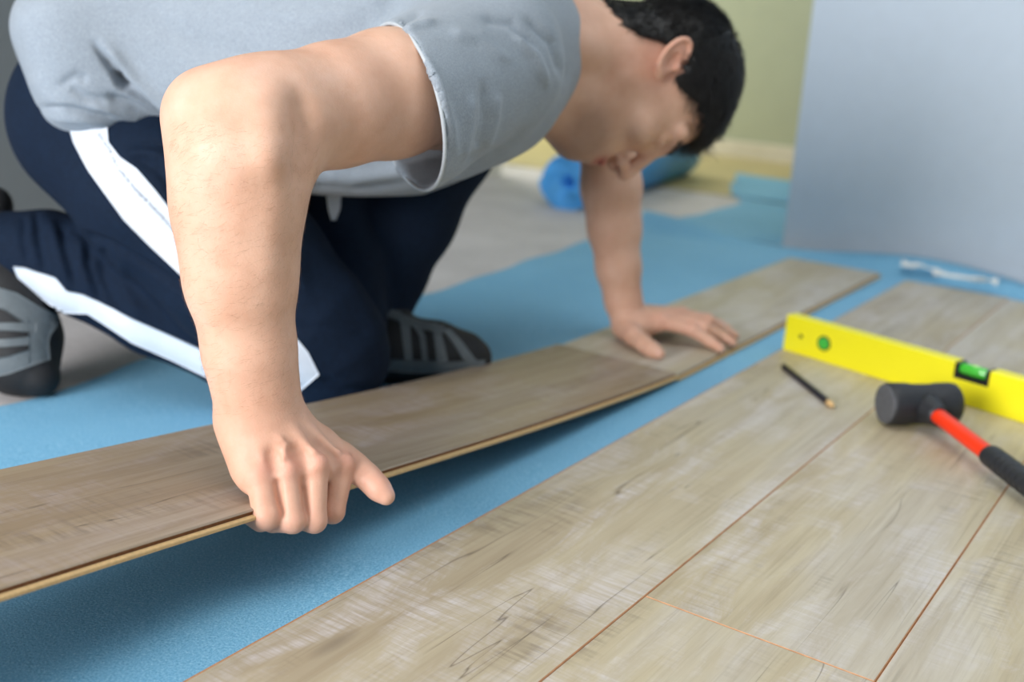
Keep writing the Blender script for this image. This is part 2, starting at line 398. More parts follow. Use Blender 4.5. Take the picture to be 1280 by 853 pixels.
disc('vial', .069, .0275, .0088, -sgn*.0016, .003, M['vial'], r1)
disc('hole_dark_disc', .029, .0280, .0032, -sgn*.0003, .002, M['black_plastic'], lroot)  # black disc laid on for the dark inside the hanging hole
r2 = disc('vial_ring', .531, .0275, .0112, -sgn*.0008, .004, M['black_plastic'], lroot); disc('vial', .531, .0275, .0088, -sgn*.0016, .003, M['vial'], r2)
hold = box('vial_holder', (.2682, ly(.001, LT-.001)[0], .0326), (.3158, ly(.001, LT-.001)[1], .0385), M['black_plastic'], lroot)
box('vial_holder', (.2682, ly(.001, LT-.001)[0], .0385), (.2735, ly(.001, LT-.001)[1], .0535), M['black_plastic'], lroot)
box('vial_holder', (.3105, ly(.001, LT-.001)[0], .0385), (.3158, ly(.001, LT-.001)[1], .0535), M['black_plastic'], lroot)
v, f = lathe([(.2735, .0066), (.275, .0074), (.292, .0078), (.309, .0074), (.3105, .0066)], 24, 'X')
tube = mesh('vial', [(p[0], p[1]+sgn*LT*.4, p[2]+.0462) for p in v], f, M['vial'], lroot, smooth=True)
v, f = lathe([(.286, .001), (.287, .0035), (.292, .0042), (.297, .0035), (.298, .001)], 16, 'X')
mesh('bubble', [(p[0], p[1]*.9+sgn*LT*.4, p[2]*.8+.0515) for p in v], f, M['bubble'], tube, smooth=True)

# ------------------------------------------------------------------ rubber mallet
mc = FL(1146, 531, 0); mc = mc + Z*.0275
hd = FL(1280, 588, .018) - FL(1176, 519, .018); hd[2] = 0; hd /= np.linalg.norm(hd)
ax = np.cross(Z, hd); ax /= np.linalg.norm(ax)
if np.dot(ax, CR) > 0: ax = -ax                       # local X towards the left face
mroot = empty('rubber_mallet', mc-Z*.0275); tag(mroot, 'black rubber mallet with an orange-red shaft lying in front of the yellow level', 'mallet')
mroot.matrix_world = frame(mc-Z*.0275, ax)
# local frame: x = head axis, y = cross(z,x), z up
hy = 1 if float(np.dot(np.cross(Z, ax), hd)) > 0 else -1
R_, HL = .0265, .047
v, f = lathe([(-HL+.001, R_*.86), (-HL+.004, R_*.97), (-HL+.010, R_), (-.020, R_*.99), (-.013, R_*.94), (.013, R_*.94), (.020, R_*.99), (HL-.010, R_), (HL-.003, R_*.985), (HL, R_*.93)], 48, 'X')
head = mesh('mallet_head', [(p[0], p[1], p[2]+.0275) for p in v], f, M['black'], mroot, smooth=True)
md = head.modifiers.new('edge', 'BEVEL'); md.width = .0015; md.segments = 2; md.limit_method = 'ANGLE'; md.angle_limit = math.radians(50)
v, f = lathe([(HL-.0002, R_*.93), (HL+.0012, R_*.91), (HL+.0016, R_*.8)], 48, 'X')
mesh('striking_face', [(p[0], p[1], p[2]+.0275) for p in v], f, M['rubber_face'], head)
v, f = lathe([(.014, .0200), (.024, .0180), (.032, .0150), (.040, .0128), (.044, .0115)], 32, 'Y')
mesh('socket', [(p[0]*1.0, p[1]*hy, p[2]+.0275) for p in v], f, M['black'], mroot, smooth=True)
def tube_part(nm, y0, y1, r0, r1, mat, par, prof=None, drop=.0):
    pr = prof or [(0, r0*.9), (.03, r0), (.97, r1), (1, r1*.9)]
    v, f = lathe([(y0+(y1-y0)*a, r) for a, r in pr], 28, 'Y')
    return mesh(nm, [(p[0], p[1]*hy, p[2]*.86+.0275-(p[1]-.04)*drop) for p in v], f, mat, par, smooth=True)
shaft = tube_part('shaft', .036, .300, .0105, .0108, M['red'], mroot, drop=.045)
gp = [(0, .0110), (.01, .0134), (.04, .0145), (.10, .0142)]
for k in range(14):
    a = .13+k*.055; gp += [(a, .0146), (a+.012, .0137), (a+.024, .0137), (a+.036, .0146)]
gp += [(.93, .0150), (.975, .0150), (1, .0105)]
tube_part('grip', .150, .330, .014, .014, M['black'], mroot, gp, drop=.045)

# ------------------------------------------------------------------ pencil
pr_ = .0043; p0, p1 = FL(979, 461, 0)+Z*pr_*.9, FL(1043, 513, 0)+Z*pr_*.9
pd = p1-p0; PL = float(np.linalg.norm(pd)); proot = empty('pencil', p0-Z*pr_); proot.matrix_world = frame(p0-Z*pr_*.9, pd)
tag(proot, 'dark navy pencil with a bare wooden tip lying left of the mallet head', 'pencil')
v, f = lathe([(0, pr_*.98), (.002, pr_), (PL-.020, pr_)], 6, 'X'); mesh('barrel', [(p[0], p[1], p[2]+pr_*.9) for p in v], f, M['navy_lacquer'], proot)
v, f = lathe([(PL-.020, pr_*.99), (PL-.014, pr_*.92), (PL-.002, .0014)], 18, 'X'); mesh('sharpened_wood', [(p[0], p[1], p[2]+pr_*.9) for p in v], f, M['cedar'], proot, smooth=True)
v, f = lathe([(PL-.0021, .0013), (PL+.002, .0003)], 10, 'X'); mesh('lead', [(p[0], p[1], p[2]+pr_*.9) for p in v], f, M['graphite'], proot)

# ================================================================== organic shapes: a distance field turned into one smooth mesh
def V3(*a): return np.array(a, dtype=np.float64)
class Field:
    FAR = .045
    def __init__(s, lo, hi, h):
        s.lo = np.array(lo, float); s.h = h; s.n = np.maximum(2, np.ceil((np.array(hi)-s.lo)/h).astype(int)+1)
        s.d = np.full(s.n, s.FAR, np.float32)
    def block(s, lo, hi):
        a = np.clip(np.floor((np.array(lo)-s.lo)/s.h).astype(int), 0, s.n); b = np.clip(np.ceil((np.array(hi)-s.lo)/s.h).astype(int)+1, 0, s.n)
        if (b <= a).any(): return None, None
        ax = [(s.lo[i]+s.h*np.arange(a[i], b[i])).astype(np.float32) for i in range(3)]
        return tuple(slice(a[i], b[i]) for i in range(3)), (ax[0][:, None, None], ax[1][None, :, None], ax[2][None, None, :])
    def op(s, fn, lo, hi, k, mode='add'):
        mrg = max(k, 3*s.h)+.004
        sl, X = s.block(np.array(lo)-mrg, np.array(hi)+mrg)
        if sl is None: return
        d2 = fn(*X).astype(np.float32); d1 = s.d[sl]
        if mode == 'add':
            if k > 0:
                hh = np.clip(k-np.abs(d1-d2), 0, None)/k; s.d[sl] = np.minimum(d1, d2)-hh*hh*k*.25
            else: s.d[sl] = np.minimum(d1, d2)
        elif mode == 'sub':
            d2 = -d2
            if k > 0:
                hh = np.clip(k-np.abs(d1-d2), 0, None)/k; s.d[sl] = np.maximum(d1, d2)+hh*hh*k*.25
            else: s.d[sl] = np.maximum(d1, d2)
        elif mode == 'bump': s.d[sl] = d1+d2
    # tapered limb piece, optionally flattened along a direction
    def cone(s, a, b, ra, rb, k=.012, flat=None, fs=1., mode='add'):
        a = np.array(a, float); b = np.array(b, float); ab = b-a; L2 = float(ab@ab)+1e-12
        if flat is not None: fl = np.array(flat, float); fl /= np.linalg.norm(fl)
        def fn(x, y, z):
            px, py, pz = x-a[0], y-a[1], z-a[2]
            t = np.clip((px*ab[0]+py*ab[1]+pz*ab[2])/L2, 0, 1)
            qx, qy, qz = px-t*ab[0], py-t*ab[1], pz-t*ab[2]
            r2 = qx*qx+qy*qy+qz*qz
            if flat is not None:
                q = qx*fl[0]+qy*fl[1]+qz*fl[2]; r2 = r2+q*q*(1/fs**2-1)
                return (np.sqrt(r2)-(ra+(rb-ra)*t))*(.5+.5*fs)
            return np.sqrt(r2)-(ra+(rb-ra)*t)
        r = max(ra, rb); s.op(fn, np.minimum(a, b)-r, np.maximum(a, b)+r, k, mode)
    def chain(s, pts, k=.012, flat=None, fs=1., mode='add'):
        for p, q in zip(pts[:-1], pts[1:]): s.cone(p[0], q[0], p[1], q[1], k, flat, fs, mode)
    def ell(s, c, r, ax=None, k=.01, mode='add'):
        c = np.array(c, float); r = np.array(r, float); A = np.eye(3) if ax is None else np.array([v/np.linalg.norm(v) for v in np.array(ax, float)])
        def fn(x, y, z):
            px, py, pz = x-c[0], y-c[1], z-c[2]
            u = [(px*A[i][0]+py*A[i][1]+pz*A[i][2])/r[i] for i in range(3)]
            k0 = np.sqrt(u[0]**2+u[1]**2+u[2]**2)+1e-6
            k1 = np.sqrt((u[0]/r[0])**2+(u[1]/r[1])**2+(u[2]/r[2])**2)+1e-6
            return k0*(k0-1)/k1
        ext = np.sqrt(((A*r[:, None])**2).sum(0)); s.op(fn, c-ext, c+ext, k, mode)
    def sell(s, c, r, ax, k=.02, p=4., mode='add'):      # boxier ellipsoid
        c = np.array(c, float); r = np.array(r, float); A = np.array([v/np.linalg.norm(v) for v in np.array(ax, float)])
        def fn(x, y, z):
            px, py, pz = x-c[0], y-c[1], z-c[2]
            t = sum(np.abs((px*A[i][0]+py*A[i][1]+pz*A[i][2])/r[i])**p for i in range(3))
            return ((t+1e-9)**(1/p)-1)*float(r.min())
        ext = np.sqrt(((A*r[:, None])**2).sum(0))*1.0+.06; s.op(fn, c-ext, c+ext, k, mode)
    def bump(s, a, b, w, amt):           # a soft ridge (amt > 0) or crease (amt < 0) along a segment
        a = np.array(a, float); b = np.array(b, float); ab = b-a; L2 = float(ab@ab)+1e-12
        def fn(x, y, z):
            px, py, pz = x-a[0], y-a[1], z-a[2]
            t = np.clip((px*ab[0]+py*ab[1]+pz*ab[2])/L2, 0, 1)
            r2 = (px-t*ab[0])**2+(py-t*ab[1])**2+(pz-t*ab[2])**2
            return -amt*np.exp(-r2/(w*w))
        s.op(fn, np.minimum(a, b)-2.4*w, np.maximum(a, b)+2.4*w, 0, 'bump')
    def cut(s, p, n, k=0.):              # keep the side the normal points away from
        p = np.array(p, float); n = np.array(n, float)/np.linalg.norm(n)
        sl, (x, y, z) = s.block(s.lo, s.lo+s.n*s.h)
        s.d = np.maximum(s.d, ((x-p[0])*n[0]+(y-p[1])*n[1]+(z-p[2])*n[2]).astype(np.float32))
    def mesh(s, smooth=2):
        d = s.d; ins = d < 0
        nx, ny, nz = d.shape
        c = np.zeros((nx-1, ny-1, nz-1), np.uint8)
        for i in (0, 1):
            for j in (0, 1):
                for k in (0, 1): c += ins[i:nx-1+i, j:ny-1+j, k:nz-1+k]
        act = (c > 0) & (c < 8); idx = np.argwhere(act); del c
        ids = np.full(act.shape, -1, np.int32); ids[act] = np.arange(len(idx)); del act
        acc = np.zeros((len(idx), 3)); cnt = np.zeros(len(idx))
        corner = {}
        for o in [(i, j, k) for i in (0, 1) for j in (0, 1) for k in (0, 1)]:
            corner[o] = d[idx[:, 0]+o[0], idx[:, 1]+o[1], idx[:, 2]+o[2]].astype(float)
        for axn in range(3):
            for o in [(i, j) for i in (0, 1) for j in (0, 1)]:
                a = list(o); a.insert(axn, 0); b = list(o); b.insert(axn, 1)
                da, db = corner[tuple(a)], corner[tuple(b)]
                mk = (da < 0) != (db < 0)
                t = np.where(mk, da/np.where(mk, da-db, 1), 0)
                p = np.tile(np.array(a, float), (len(idx), 1)); p[:, axn] = t
                acc[mk] += p[mk]; cnt[mk] += 1
        vs = s.lo + (idx+acc/cnt[:, None])*s.h
        quads = []
        for axn in range(3):
            sl0 = [slice(None)]*3; sl1 = [slice(None)]*3; sl0[axn] = slice(0, -1); sl1[axn] = slice(1, None)
            A, B = ins[tuple(sl0)], ins[tuple(sl1)]
            e = np.argwhere(A != B); o1, o2 = [(1, 2), (2, 0), (0, 1)][axn]
            ok = (e[:, o1] > 0) & (e[:, o2] > 0) & (e[:, o1] < d.shape[o1]-1) & (e[:, o2] < d.shape[o2]-1); e = e[ok]
            flip = A[e[:, 0], e[:, 1], e[:, 2]]
            def cell(d1, d2):
                q = e.copy(); q[:, o1] += d1; q[:, o2] += d2; return ids[q[:, 0], q[:, 1], q[:, 2]]
            q = np.stack([cell(-1, -1), cell(0, -1), cell(0, 0), cell(-1, 0)], 1)
            q[~flip] = q[~flip][:, ::-1]; quads.append(q)
        q = np.concatenate(quads)
        for _ in range(smooth): vs = lap(vs, q, .5)
        return vs, q
def lap(vs, q, f):
    acc = np.zeros_like(vs); cnt = np.zeros(len(vs))
    for i in range(4):
        a, b = q[:, i], q[:, (i+1) % 4]
        for c in range(3):
            acc[:, c] += np.bincount(a, vs[b, c], len(vs)); acc[:, c] += np.bincount(b, vs[a, c], len(vs))
        cnt += np.bincount(a, minlength=len(vs)); cnt += np.bincount(b, minlength=len(vs))
    return vs + f*(acc/np.maximum(cnt, 1)[:, None]-vs)
def normals(vs, q):
    n = np.cross(vs[q[:, 2]]-vs[q[:, 0]], vs[q[:, 3]]-vs[q[:, 1]]); out = np.zeros_like(vs)
    for i in range(4):
        for c in range(3): out[:, c] += np.bincount(q[:, i], n[:, c], len(vs))
    return out/(np.linalg.norm(out, axis=1)[:, None]+1e-12)
def proj(vs):                            # back to the photograph's pixels, for laying out folds and stripes
    r = vs-CC; d = r@CF; return np.stack([640+FPX*(r@CR)/d, 426.5+FPX*(r@CD)/d], 1), d
def qmesh(name, vs, q, mats, parent, origin, midx=None, attr=None):
    me = bpy.data.meshes.new(name); vs = vs-np.array(origin)
    me.vertices.add(len(vs)); me.vertices.foreach_set('co', vs.astype(np.float32).ravel())
    me.loops.add(q.size); me.loops.foreach_set('vertex_index', q.astype(np.int32).ravel())
    me.polygons.add(len(q)); me.polygons.foreach_set('loop_start', np.arange(0, q.size, 4, dtype=np.int32))
    me.polygons.foreach_set('use_smooth', np.ones(len(q), bool))
    if not isinstance(mats, (list, tuple)): mats = [mats]
    for x in mats: me.materials.append(x)
    if midx is not None: me.polygons.foreach_set('material_index', midx.astype(np.int32))
    me.update(calc_edges=True); me.validate()
    if attr is not None:
        for nm, a in attr.items():
            at = me.attributes.new(nm, 'FLOAT', 'POINT'); at.data.foreach_set('value', a.astype(np.float32))
    o = bpy.data.objects.new(name, me); COL.objects.link(o)
    if parent is not None: o.parent = parent
    return o
def segdist(p, a, b):
    a = np.array(a, float); b = np.array(b, float); ab = b-a; t = np.clip(((p-a)@ab)/(ab@ab), 0, 1)
    return np.linalg.norm(p-a-t[:, None]*ab, axis=1), t
def polydist(p, pts):
    best = None; n = len(pts)-1
    for i in range(n):
        d, t = segdist(p, pts[i], pts[i+1]); tt = (i+t)/n
        if best is None: best, bt = d, tt
        else: m_ = d < best; best = np.where(m_, d, best); bt = np.where(m_, tt, bt)
    return best, bt
def folds(vs, q, lst, gain=1.):        # lst: (pixel polyline, half width in px, height in metres)
    px, dep = proj(vs); nr = normals(vs, q); ray = (vs-CC)/np.linalg.norm(vs-CC, axis=1)[:, None]
    face = np.clip(-(nr*ray).sum(1)*4+.2, 0, 1); dsp = np.zeros(len(vs))
    for pts, w, h in lst:
        lo = np.min(pts, 0)-3*w; hi = np.max(pts, 0)+3*w
        m_ = ((px > lo) & (px < hi)).all(1) & (face > 0)
        if not m_.any(): continue
        d, t = polydist(px[m_], pts)
        dsp[m_] += gain*h*np.exp(-(d/w)**2)*face[m_]*np.clip(np.minimum(t, 1-t)*5+.15, 0, 1)
    return vs+nr*dsp[:, None]

# ------------------------------------------------------------------ body and clothing materials
def skin_mat():
    a = NT('skin'); co = a.coord()
    f = a.noise(co, 28, 4, .6); g = a.noise(co, 260, 4, .65); h = a.noise(co, 7, 2)
    c = a.ramp(f, [(.3, lin((207, 162, 136))), (.55, lin((218, 176, 151))), (.8, lin((226, 188, 166)))])
    red = a.n('Attribute', p_attribute_name='red').outputs['Fac']
    c = a.mix(a.math('MULTIPLY', red, .45), c, lin((208, 122, 108)))
    nail = a.n('Attribute', p_attribute_name='nail').outputs['Fac']
    c = a.mix(a.math('MULTIPLY', nail, .8), c, lin((236, 196, 186)))
    lip = a.n('Attribute', p_attribute_name='lip').outputs['Fac']
    c = a.mix(a.math('MULTIPLY', lip, .85), c, lin((158, 66, 60)))
    st = a.n('Attribute', p_attribute_name='stubble').outputs['Fac']
    c = a.mix(a.math('MULTIPLY', st, .45), c, lin((78, 62, 56)))
    c = a.mix(a.math('MULTIPLY', a.ramp(h, [(.4, 0.), (.7, 1.)]), .14), c, lin((214, 150, 128)))
    a.P(Base_Color=c, Roughness=a.math('SUBTRACT', .52, a.math('MULTIPLY', nail, .25)))
    a.b.inputs['Subsurface Weight'].default_value = .12; a.b.inputs['Subsurface Radius'].default_value = (1, .35, .2); a.b.inputs['Subsurface Scale'].default_value = .006
    a.b.inputs['Specular IOR Level'].default_value = .38
    v = a.n('TexVoronoi', Vector=co, Scale=520.).outputs['Distance']
    a.bump(a.math('ADD', g, a.math('MULTIPLY', v, .5)), .22, .0007); return a.m
M['skin'] = skin_mat()
def knit(name, c1, c2, c3, rough=.9):
    a = NT(name); co = a.coord()
    f = a.noise(a.coord((1, 1, .35)), 1100, 3, .75); g = a.noise(co, 120, 3, .6); h = a.noise(a.coord((.5, .5, 2.4)), 260, 2, .6)
    c = a.ramp(f, [(.33, lin(c1)), (.5, lin(c2)), (.68, lin(c3))])
    c = a.mix(a.math('MULTIPLY', a.ramp(g, [(.4, 0.), (.7, 1.)]), .22), c, lin(c1))
    a.P(Base_Color=c, Roughness=rough); a.b.inputs['Sheen Weight'].default_value = .12
    a.bump(a.math('ADD', a.math('MULTIPLY', f, .6), h), .25, .0006); return a.m
M['shirt'] = knit('heather_grey_jersey', (126, 136, 146), (144, 154, 164), (160, 170, 180))
M['hem'] = plain('lit_hem_edge', (176, 184, 190), .9, .05, 200)  # hem cloth paler than the jersey, its edge light is put into the colour
M['pants'] = plain('dark_navy_tricot', (13, 28, 47), .85, .2, 160, .2)
M['pants'].node_tree.nodes['Principled BSDF'].inputs['Specular IOR Level'].default_value = .18
M['stripe'] = plain('white_side_stripe', (212, 220, 230), .65, .03, 90, .2)
M['ink'] = plain('dark_lettering', (70, 76, 90), .8)
M['hair'] = plain('black_brown_hair', (17, 14, 13), .38, .3, 40)
M['shoe_black'] = plain('black_shoe_mesh', (20, 21, 24), .7, .25, 200, .3)
M['shoe_grey'] = plain('grey_shoe_overlay', (92, 100, 104), .65, .12, 120, .2)
M['sole'] = plain('black_shoe_sole', (26, 27, 29), .6, .15, 80)

# ================================================================== the kneeling man
ORG = uvz(-1.02, 1.0, -.0108)
man = empty('person', ORG); tag(man, 'man in a grey T-shirt and navy track trousers kneeling and bending over the lifted board', 'person')
def Wr(px, py, d, r): return (W(px, py, d), r)

# ---- right arm and fist -------------------------------------------------------------------
def edge_z(v): return float(np.interp(v, vv, zz))
RA = Field(W(225, 30, 1.12)*0 + V3(-.30, .70, .015), V3(.02, 1.16, .475), .00135)
VW = CF
RA.chain([Wr(622, 88, 1.13, .056), Wr(556, 108, 1.04, .0545), Wr(485, 118, .975, .0535), Wr(419, 132, .93, .0488), Wr(352, 146, .888, .0465), Wr(303, 158, .866, .0450)], .02)
RA.chain([Wr(303, 158, .866, .0445), Wr(304, 205, .862, .0492)], .03)
RA.chain([Wr(304, 205, .862, .0492), Wr(298, 275, .868, .0463), Wr(301, 350, .878, .0410), Wr(312, 440, .892, .0338), Wr(322, 498, .903, .0300), Wr(330, 530, .908, .0285)], .02, VW, .84)
RA.ell(W(247, 134, .872), (.0150, .0190, .020), (CR, CD, CF), .03)            # point of the elbow
RA.cone(W(250, 150, .868), W(262, 240, .866), .020, .018, .03)
RA.bump(W(340, 125, .835), W(340, 195, .820), .014, .0045)                     # forearm muscle against the crook
RA.bump(W(368, 138, .846), W(380, 212, .842), .014, -.0062)
RA.bump(W(325, 130, .825), W(335, 200, .815), .012, .0025)
RA.bump(W(345, 230, .83), W(335, 330, .845), .013, .002)
# the hand. knuckle row, from little finger to index finger
MC = [W(325, 594, .884), W(357, 590, .890), W(394, 583, .902), W(428, 583, .926)]
PIP = [W(334, 645, .878), W(366, 651, .884), W(393, 651, .896), W(416, 640, .916)]
rM = [.0128, .0120, .0124, .0118]; rP = [.0116, .0104, .0102, .0098]
WR = W(326, 520, .908)
OUT = -CF*.55 - CD*.35 + 0*CR                     # roughly the outside of the back of the hand
hand_fl = np.cross(np.array(MC[3])-MC[0], WR-MC[1]); hand_fl /= np.linalg.norm(hand_fl)
if hand_fl@CF > 0: hand_fl = -hand_fl
starts = [W(306, 524, .908), W(318, 521, .905), W(333, 518, .903), W(346, 515, .908)]
for i in range(4):
    RA.cone(starts[i]-hand_fl*.004, MC[i]-hand_fl*.006, .0190, rM[i]+.002, .016, hand_fl, .9)
RA.cone(W(308, 535, .915), W(314, 585, .900), .0190, .0145, .018)            # heel of the hand, little-finger side
RA.cone(W(348, 540, .925), W(370, 590, .935), .020, .017, .02)               # palm mass above the board
for i in range(4):
    RA.ell(MC[i]+hand_fl*[.0008, .0022, .0050, .0044][i], (.0100, .0100, .0098), None, .007)            # knuckle
    RA.cone(MC[i], PIP[i], rM[i]-.0012, rP[i], .0025)
    tn = starts[i]*.75+MC[i]*.25
    RA.bump(tn+hand_fl*.013, MC[i]*.85+starts[i]*.15+hand_fl*.013, .0040, [.0014, .0028, .0042, .0036][i])
for i in range(3):                                                            # hollows between the knuckles
    mid = (MC[i]+MC[i+1])/2; RA.bump(mid+hand_fl*.012, mid*.78+(starts[i]+starts[i+1])/2*.22+hand_fl*.012, .0062, -.0026)
    RA.bump(mid*.7+(PIP[i]+PIP[i+1])*.15+hand_fl*.008, (PIP[i]+PIP[i+1])/2+hand_fl*.006, .0028, -.0034)
# middle and end joints curl under the board
DIP = []; TIP = []
for i in range(4):
    p = PIP[i]; v_ = float(p@T); under = edge_z(v_)-.0082
    q = p - N*.021 - T*.002; q = np.array([q[0], q[1], min(p[2]-.001, under-.0088)]); t_ = q - N*.017 + Z*.0005
    if i == 0: q = q+T*.012; t_ = t_+T*.024
    DIP.append(q); TIP.append(t_)
    RA.cone(p, q, rP[i], rP[i]-.0010, .003); RA.cone(q, t_, rP[i]-.0010, rP[i]-.0022, .002)
RA.cone(W(326, 652, .884), W(313, 645, .892), .0088, .0078, .003)            # little fingertip, curled outwards
# thumb
TH = [Wr(360, 536, .918, .0160), Wr(396, 556, .930, .0150), Wr(428, 574, .938, .0124), Wr(446, 584, .938, .0096), Wr(460, 597, .934, .0098), Wr(473, 611, .930, .0092), Wr(483, 621, .927, .0074)]
RA.chain(TH, .008)
RA.cone(W(402, 560, .930), W(424, 582, .934), .0105, .0095, .010)            # web between thumb and index finger
RA.bump(W(439, 571, .925), W(434, 590, .925), .003, -.0018)
RA.bump(W(452, 597, .922), W(464, 590, .922), .0022, -.0010)
for dy in (0, 5, -5): RA.bump(W(396-8, 596+dy, .89), W(396+8, 597+dy, .89), .0012, -.0004)
for k, (x, y) in enumerate(((334, 628), (366, 634), (393, 634), (417, 622))):
    for dy in (-4, 0, 4): RA.bump(W(x-9, y+dy+10, .868+.012*k), W(x+9, y+dy+9, .868+.012*k), .0011, -.0005)
for (a, b) in (((398, 548), (405, 575)), ((345, 545), (372, 562)), ((358, 556), (352, 580))): RA.bump(W(a[0], a[1], .885), W(b[0], b[1], .878), .0022, .0020)   # veins
ra_v, ra_q = RA.mesh(1); del RA
def prox(vs, pts, w):
    o = np.zeros(len(vs))
    for p, r in pts: o = np.maximum(o, np.exp(-((vs-p)**2).sum(1)/((w*r)**2)))
    return o
ra_red = prox(ra_v, [(MC[i]+hand_fl*.012, 1) for i in range(4)], .012)*.6 + prox(ra_v, [(p, 1) for p in PIP], .013)*.45 + prox(ra_v, [(W(472, 605, .925), 1.4)], .013)*.5 \
    + .22*np.clip((ra_v@-Z+.32)/.2, 0, 1)*np.exp(-((ra_v-W(360, 590, .9))**2).sum(1)/.08**2) + prox(ra_v, [(W(236, 140, .86), 1)], .03)*.3
npx, _ = proj(ra_v)
# thumb nail, on its far side towards the right
nc = W(491, 612, .930); ra_nail = np.clip(1.6*np.exp(-((ra_v-nc)**2).sum(1)/.0058**2), 0, 1)

# ---- left arm and spread hand ---------------------------------------------------------------
LA = Field(V3(-.06, 1.30, -.002), V3(.44, 1.84, .47), .0019)
def HZ(px, py, z): return FL(px, py, z)
LS = W(655, 55, 1.47); LE = W(760, 172, 1.62)
LA.chain([(LS, .055), (LE, .043)], .02)
LA.chain([(LE, .043), Wr(764, 235, 1.63, .0420), Wr(768, 285, 1.64, .0370), Wr(773, 335, 1.648, .0305), Wr(779, 376, 1.655, .0245), Wr(785, 396, 1.656, .0235)], .02, CF, .85)
LW = W(784, 398, 1.555)
lm = [HZ(826, 402, .033), HZ(838, 398, .035), HZ(847, 396, .033), HZ(852, 394, .028)]
lp = [HZ(866, 413, .027), HZ(880, 409, .030), HZ(886, 404, .027), HZ(884, 400, .020)]
ldp = [HZ(886, 426, .0145), HZ(901, 420, .0155), HZ(905, 413, .0135), HZ(898, 406, .011)]
lt = [HZ(901, 436, .0080), HZ(916, 429, .0080), HZ(919, 420, .0080), HZ(910, 411, .0075)]
st = [HZ(790, 405, .024), HZ(793, 400, .028), HZ(796, 396, .028), HZ(800, 394, .024)]
for i in range(4):
    LA.cone(st[i], lm[i], .0175, .0125, .012)
    LA.cone(lm[i], lp[i], .0112, .0096, .004); LA.cone(lp[i], ldp[i], .0096, .0084, .003); LA.cone(ldp[i], lt[i], .0084, .0068, .003)
    LA.ell(lm[i]+Z*.002, (.0105, .0105, .009), None, .006); LA.ell(lp[i]+Z*.001, (.0098, .0098, .0092), None, .004)
LA.cone(HZ(782, 408, .022), HZ(800, 413, .020), .020, .016, .014)
LA.chain([(HZ(780, 409, .022), .0165), (HZ(793, 420, .019), .0145), (HZ(805, 430, .0155), .0118), (HZ(815, 437, .0125), .0112), (HZ(824, 442, .0095), .0085)], .006)
LA.cone(HZ(795, 410, .022), HZ(820, 406, .027), .0130, .0110, .012)
la_v, la_q = LA.mesh(2); del LA
la_v[:, 2] = np.maximum(la_v[:, 2], .0016)
la_red = prox(la_v, [(p, 1) for p in lm+lp+lt], .016)*.5+.25; la_red *= np.exp(-((la_v-lm[1])**2).sum(1)/.10**2)
la_nail = np.clip(1.5*np.exp(-((la_v-HZ(823, 440, .0165))**2).sum(1)/.0075**2), 0, 1)

# ---- head and neck ----------------------------------------------------------------------------
c_, tilt, yw = math.radians(20), math.radians(7), math.radians(6)
Ri = CR*math.cos(tilt)-CD*math.sin(tilt); Di = CD*math.cos(tilt)+CR*math.sin(tilt)
HU = Ri*math.cos(c_)+CF*math.sin(c_); HS = -CF*math.cos(c_)+Ri*math.sin(c_); HF = Di
HF2 = HF*math.cos(yw)-HS*math.sin(yw); HS = HS*math.cos(yw)+HF*math.sin(yw); HF = HF2
HC = W(837, 86, 1.285)-HS*.075
def H(f, u, s): return HC+(HF*f+HU*u+HS*s)*.01
HX = (HF, HU, HS)
cm = .01
HD = Field(np.minimum(H(0, 0, 0)-V3(.33, .20, .19), H(0, 0, 0)-V3(.33, .2, .19)), H(0, 0, 0)+V3(.17, .22, .18), .0017)
def he(c, r, k=.01, mode='add', ax=HX): HD.ell(H(*c), np.array(r)*cm, ax, k, mode)
def hc(a, b, ra, rb, k=.01, mode='add'): HD.cone(H(*a), H(*b), ra*cm, rb*cm, k, mode=mode)
he((-.6, 5, 0), (8.7, 7.7, 7.3)); he((3.0, 0, 0), (5.9, 7.8, 6.2), .02); he((3.8, -6, 0), (4.6, 4.8, 5.0), .02)
he((7.3, -9.5, 0), (1.8, 1.6, 2.2), .02); he((7.0, -6.6, 0), (2.5, 2.8, 3.2), .018)
for s in (-1, 1):
    hc((.6, -5.4, s*5.1), (6.8, -9.9, s*1.6), 1.3, 1.2, .02)
    he((6.2, -2.6, s*4.4), (2.1, 1.9, 1.8), .014)
    hc((8.6, 2.5, s*.9), (7.3, 2.5, s*4.9), 1.0, .9, .01)
    he((9.4, .5, s*3.2), (1.5, 1.25, 1.7), .008, 'sub'); he((7.35, .5, s*3.15), (1.25, 1.2, 1.35), .004)
    he((10.0, -3.9, s*1.25), (1.05, .85, .75), .006)
hc((8.9, 1.6, 0), (11.3, -3.1, 0), .75, 1.05, .008)
for s in (-1, 1): he((10.8, -4.7, s*.7), (.75, .55, .42), .002, 'sub')
hc((8.7, -6.4, -2.2), (9.7, -6.0, 0), .42, .55, .004); hc((8.7, -6.4, 2.2), (9.7, -6.0, 0), .42, .55, .004)
hc((8.5, -7.1, -1.9), (9.4, -7.4, 0), .45, .60, .004); hc((8.5, -7.1, 1.9), (9.4, -7.4, 0), .45, .60, .004)
he((10.0, -6.75, 0), (1.5, .14, 2.3), .003, 'sub')
# neck down to the collar
NB = W(660, 45, 1.30)
HD.cone(H(-2.2, -3.5, 0), NB, .062, .070, .03); HD.cone(H(2.4, -7.0, 0), W(668, 75, 1.29), .043, .060, .03)
HD.cone(H(5.0, -8.3, 0), W(668, 100, 1.29), .036, .052, .025)
HD.cone(H(-2.5, -6, 4.2), W(650, 40, 1.20), .02, .03, .02); HD.cone(W(660, 45, 1.30), W(600, 45, 1.30), .07, .09, .03)
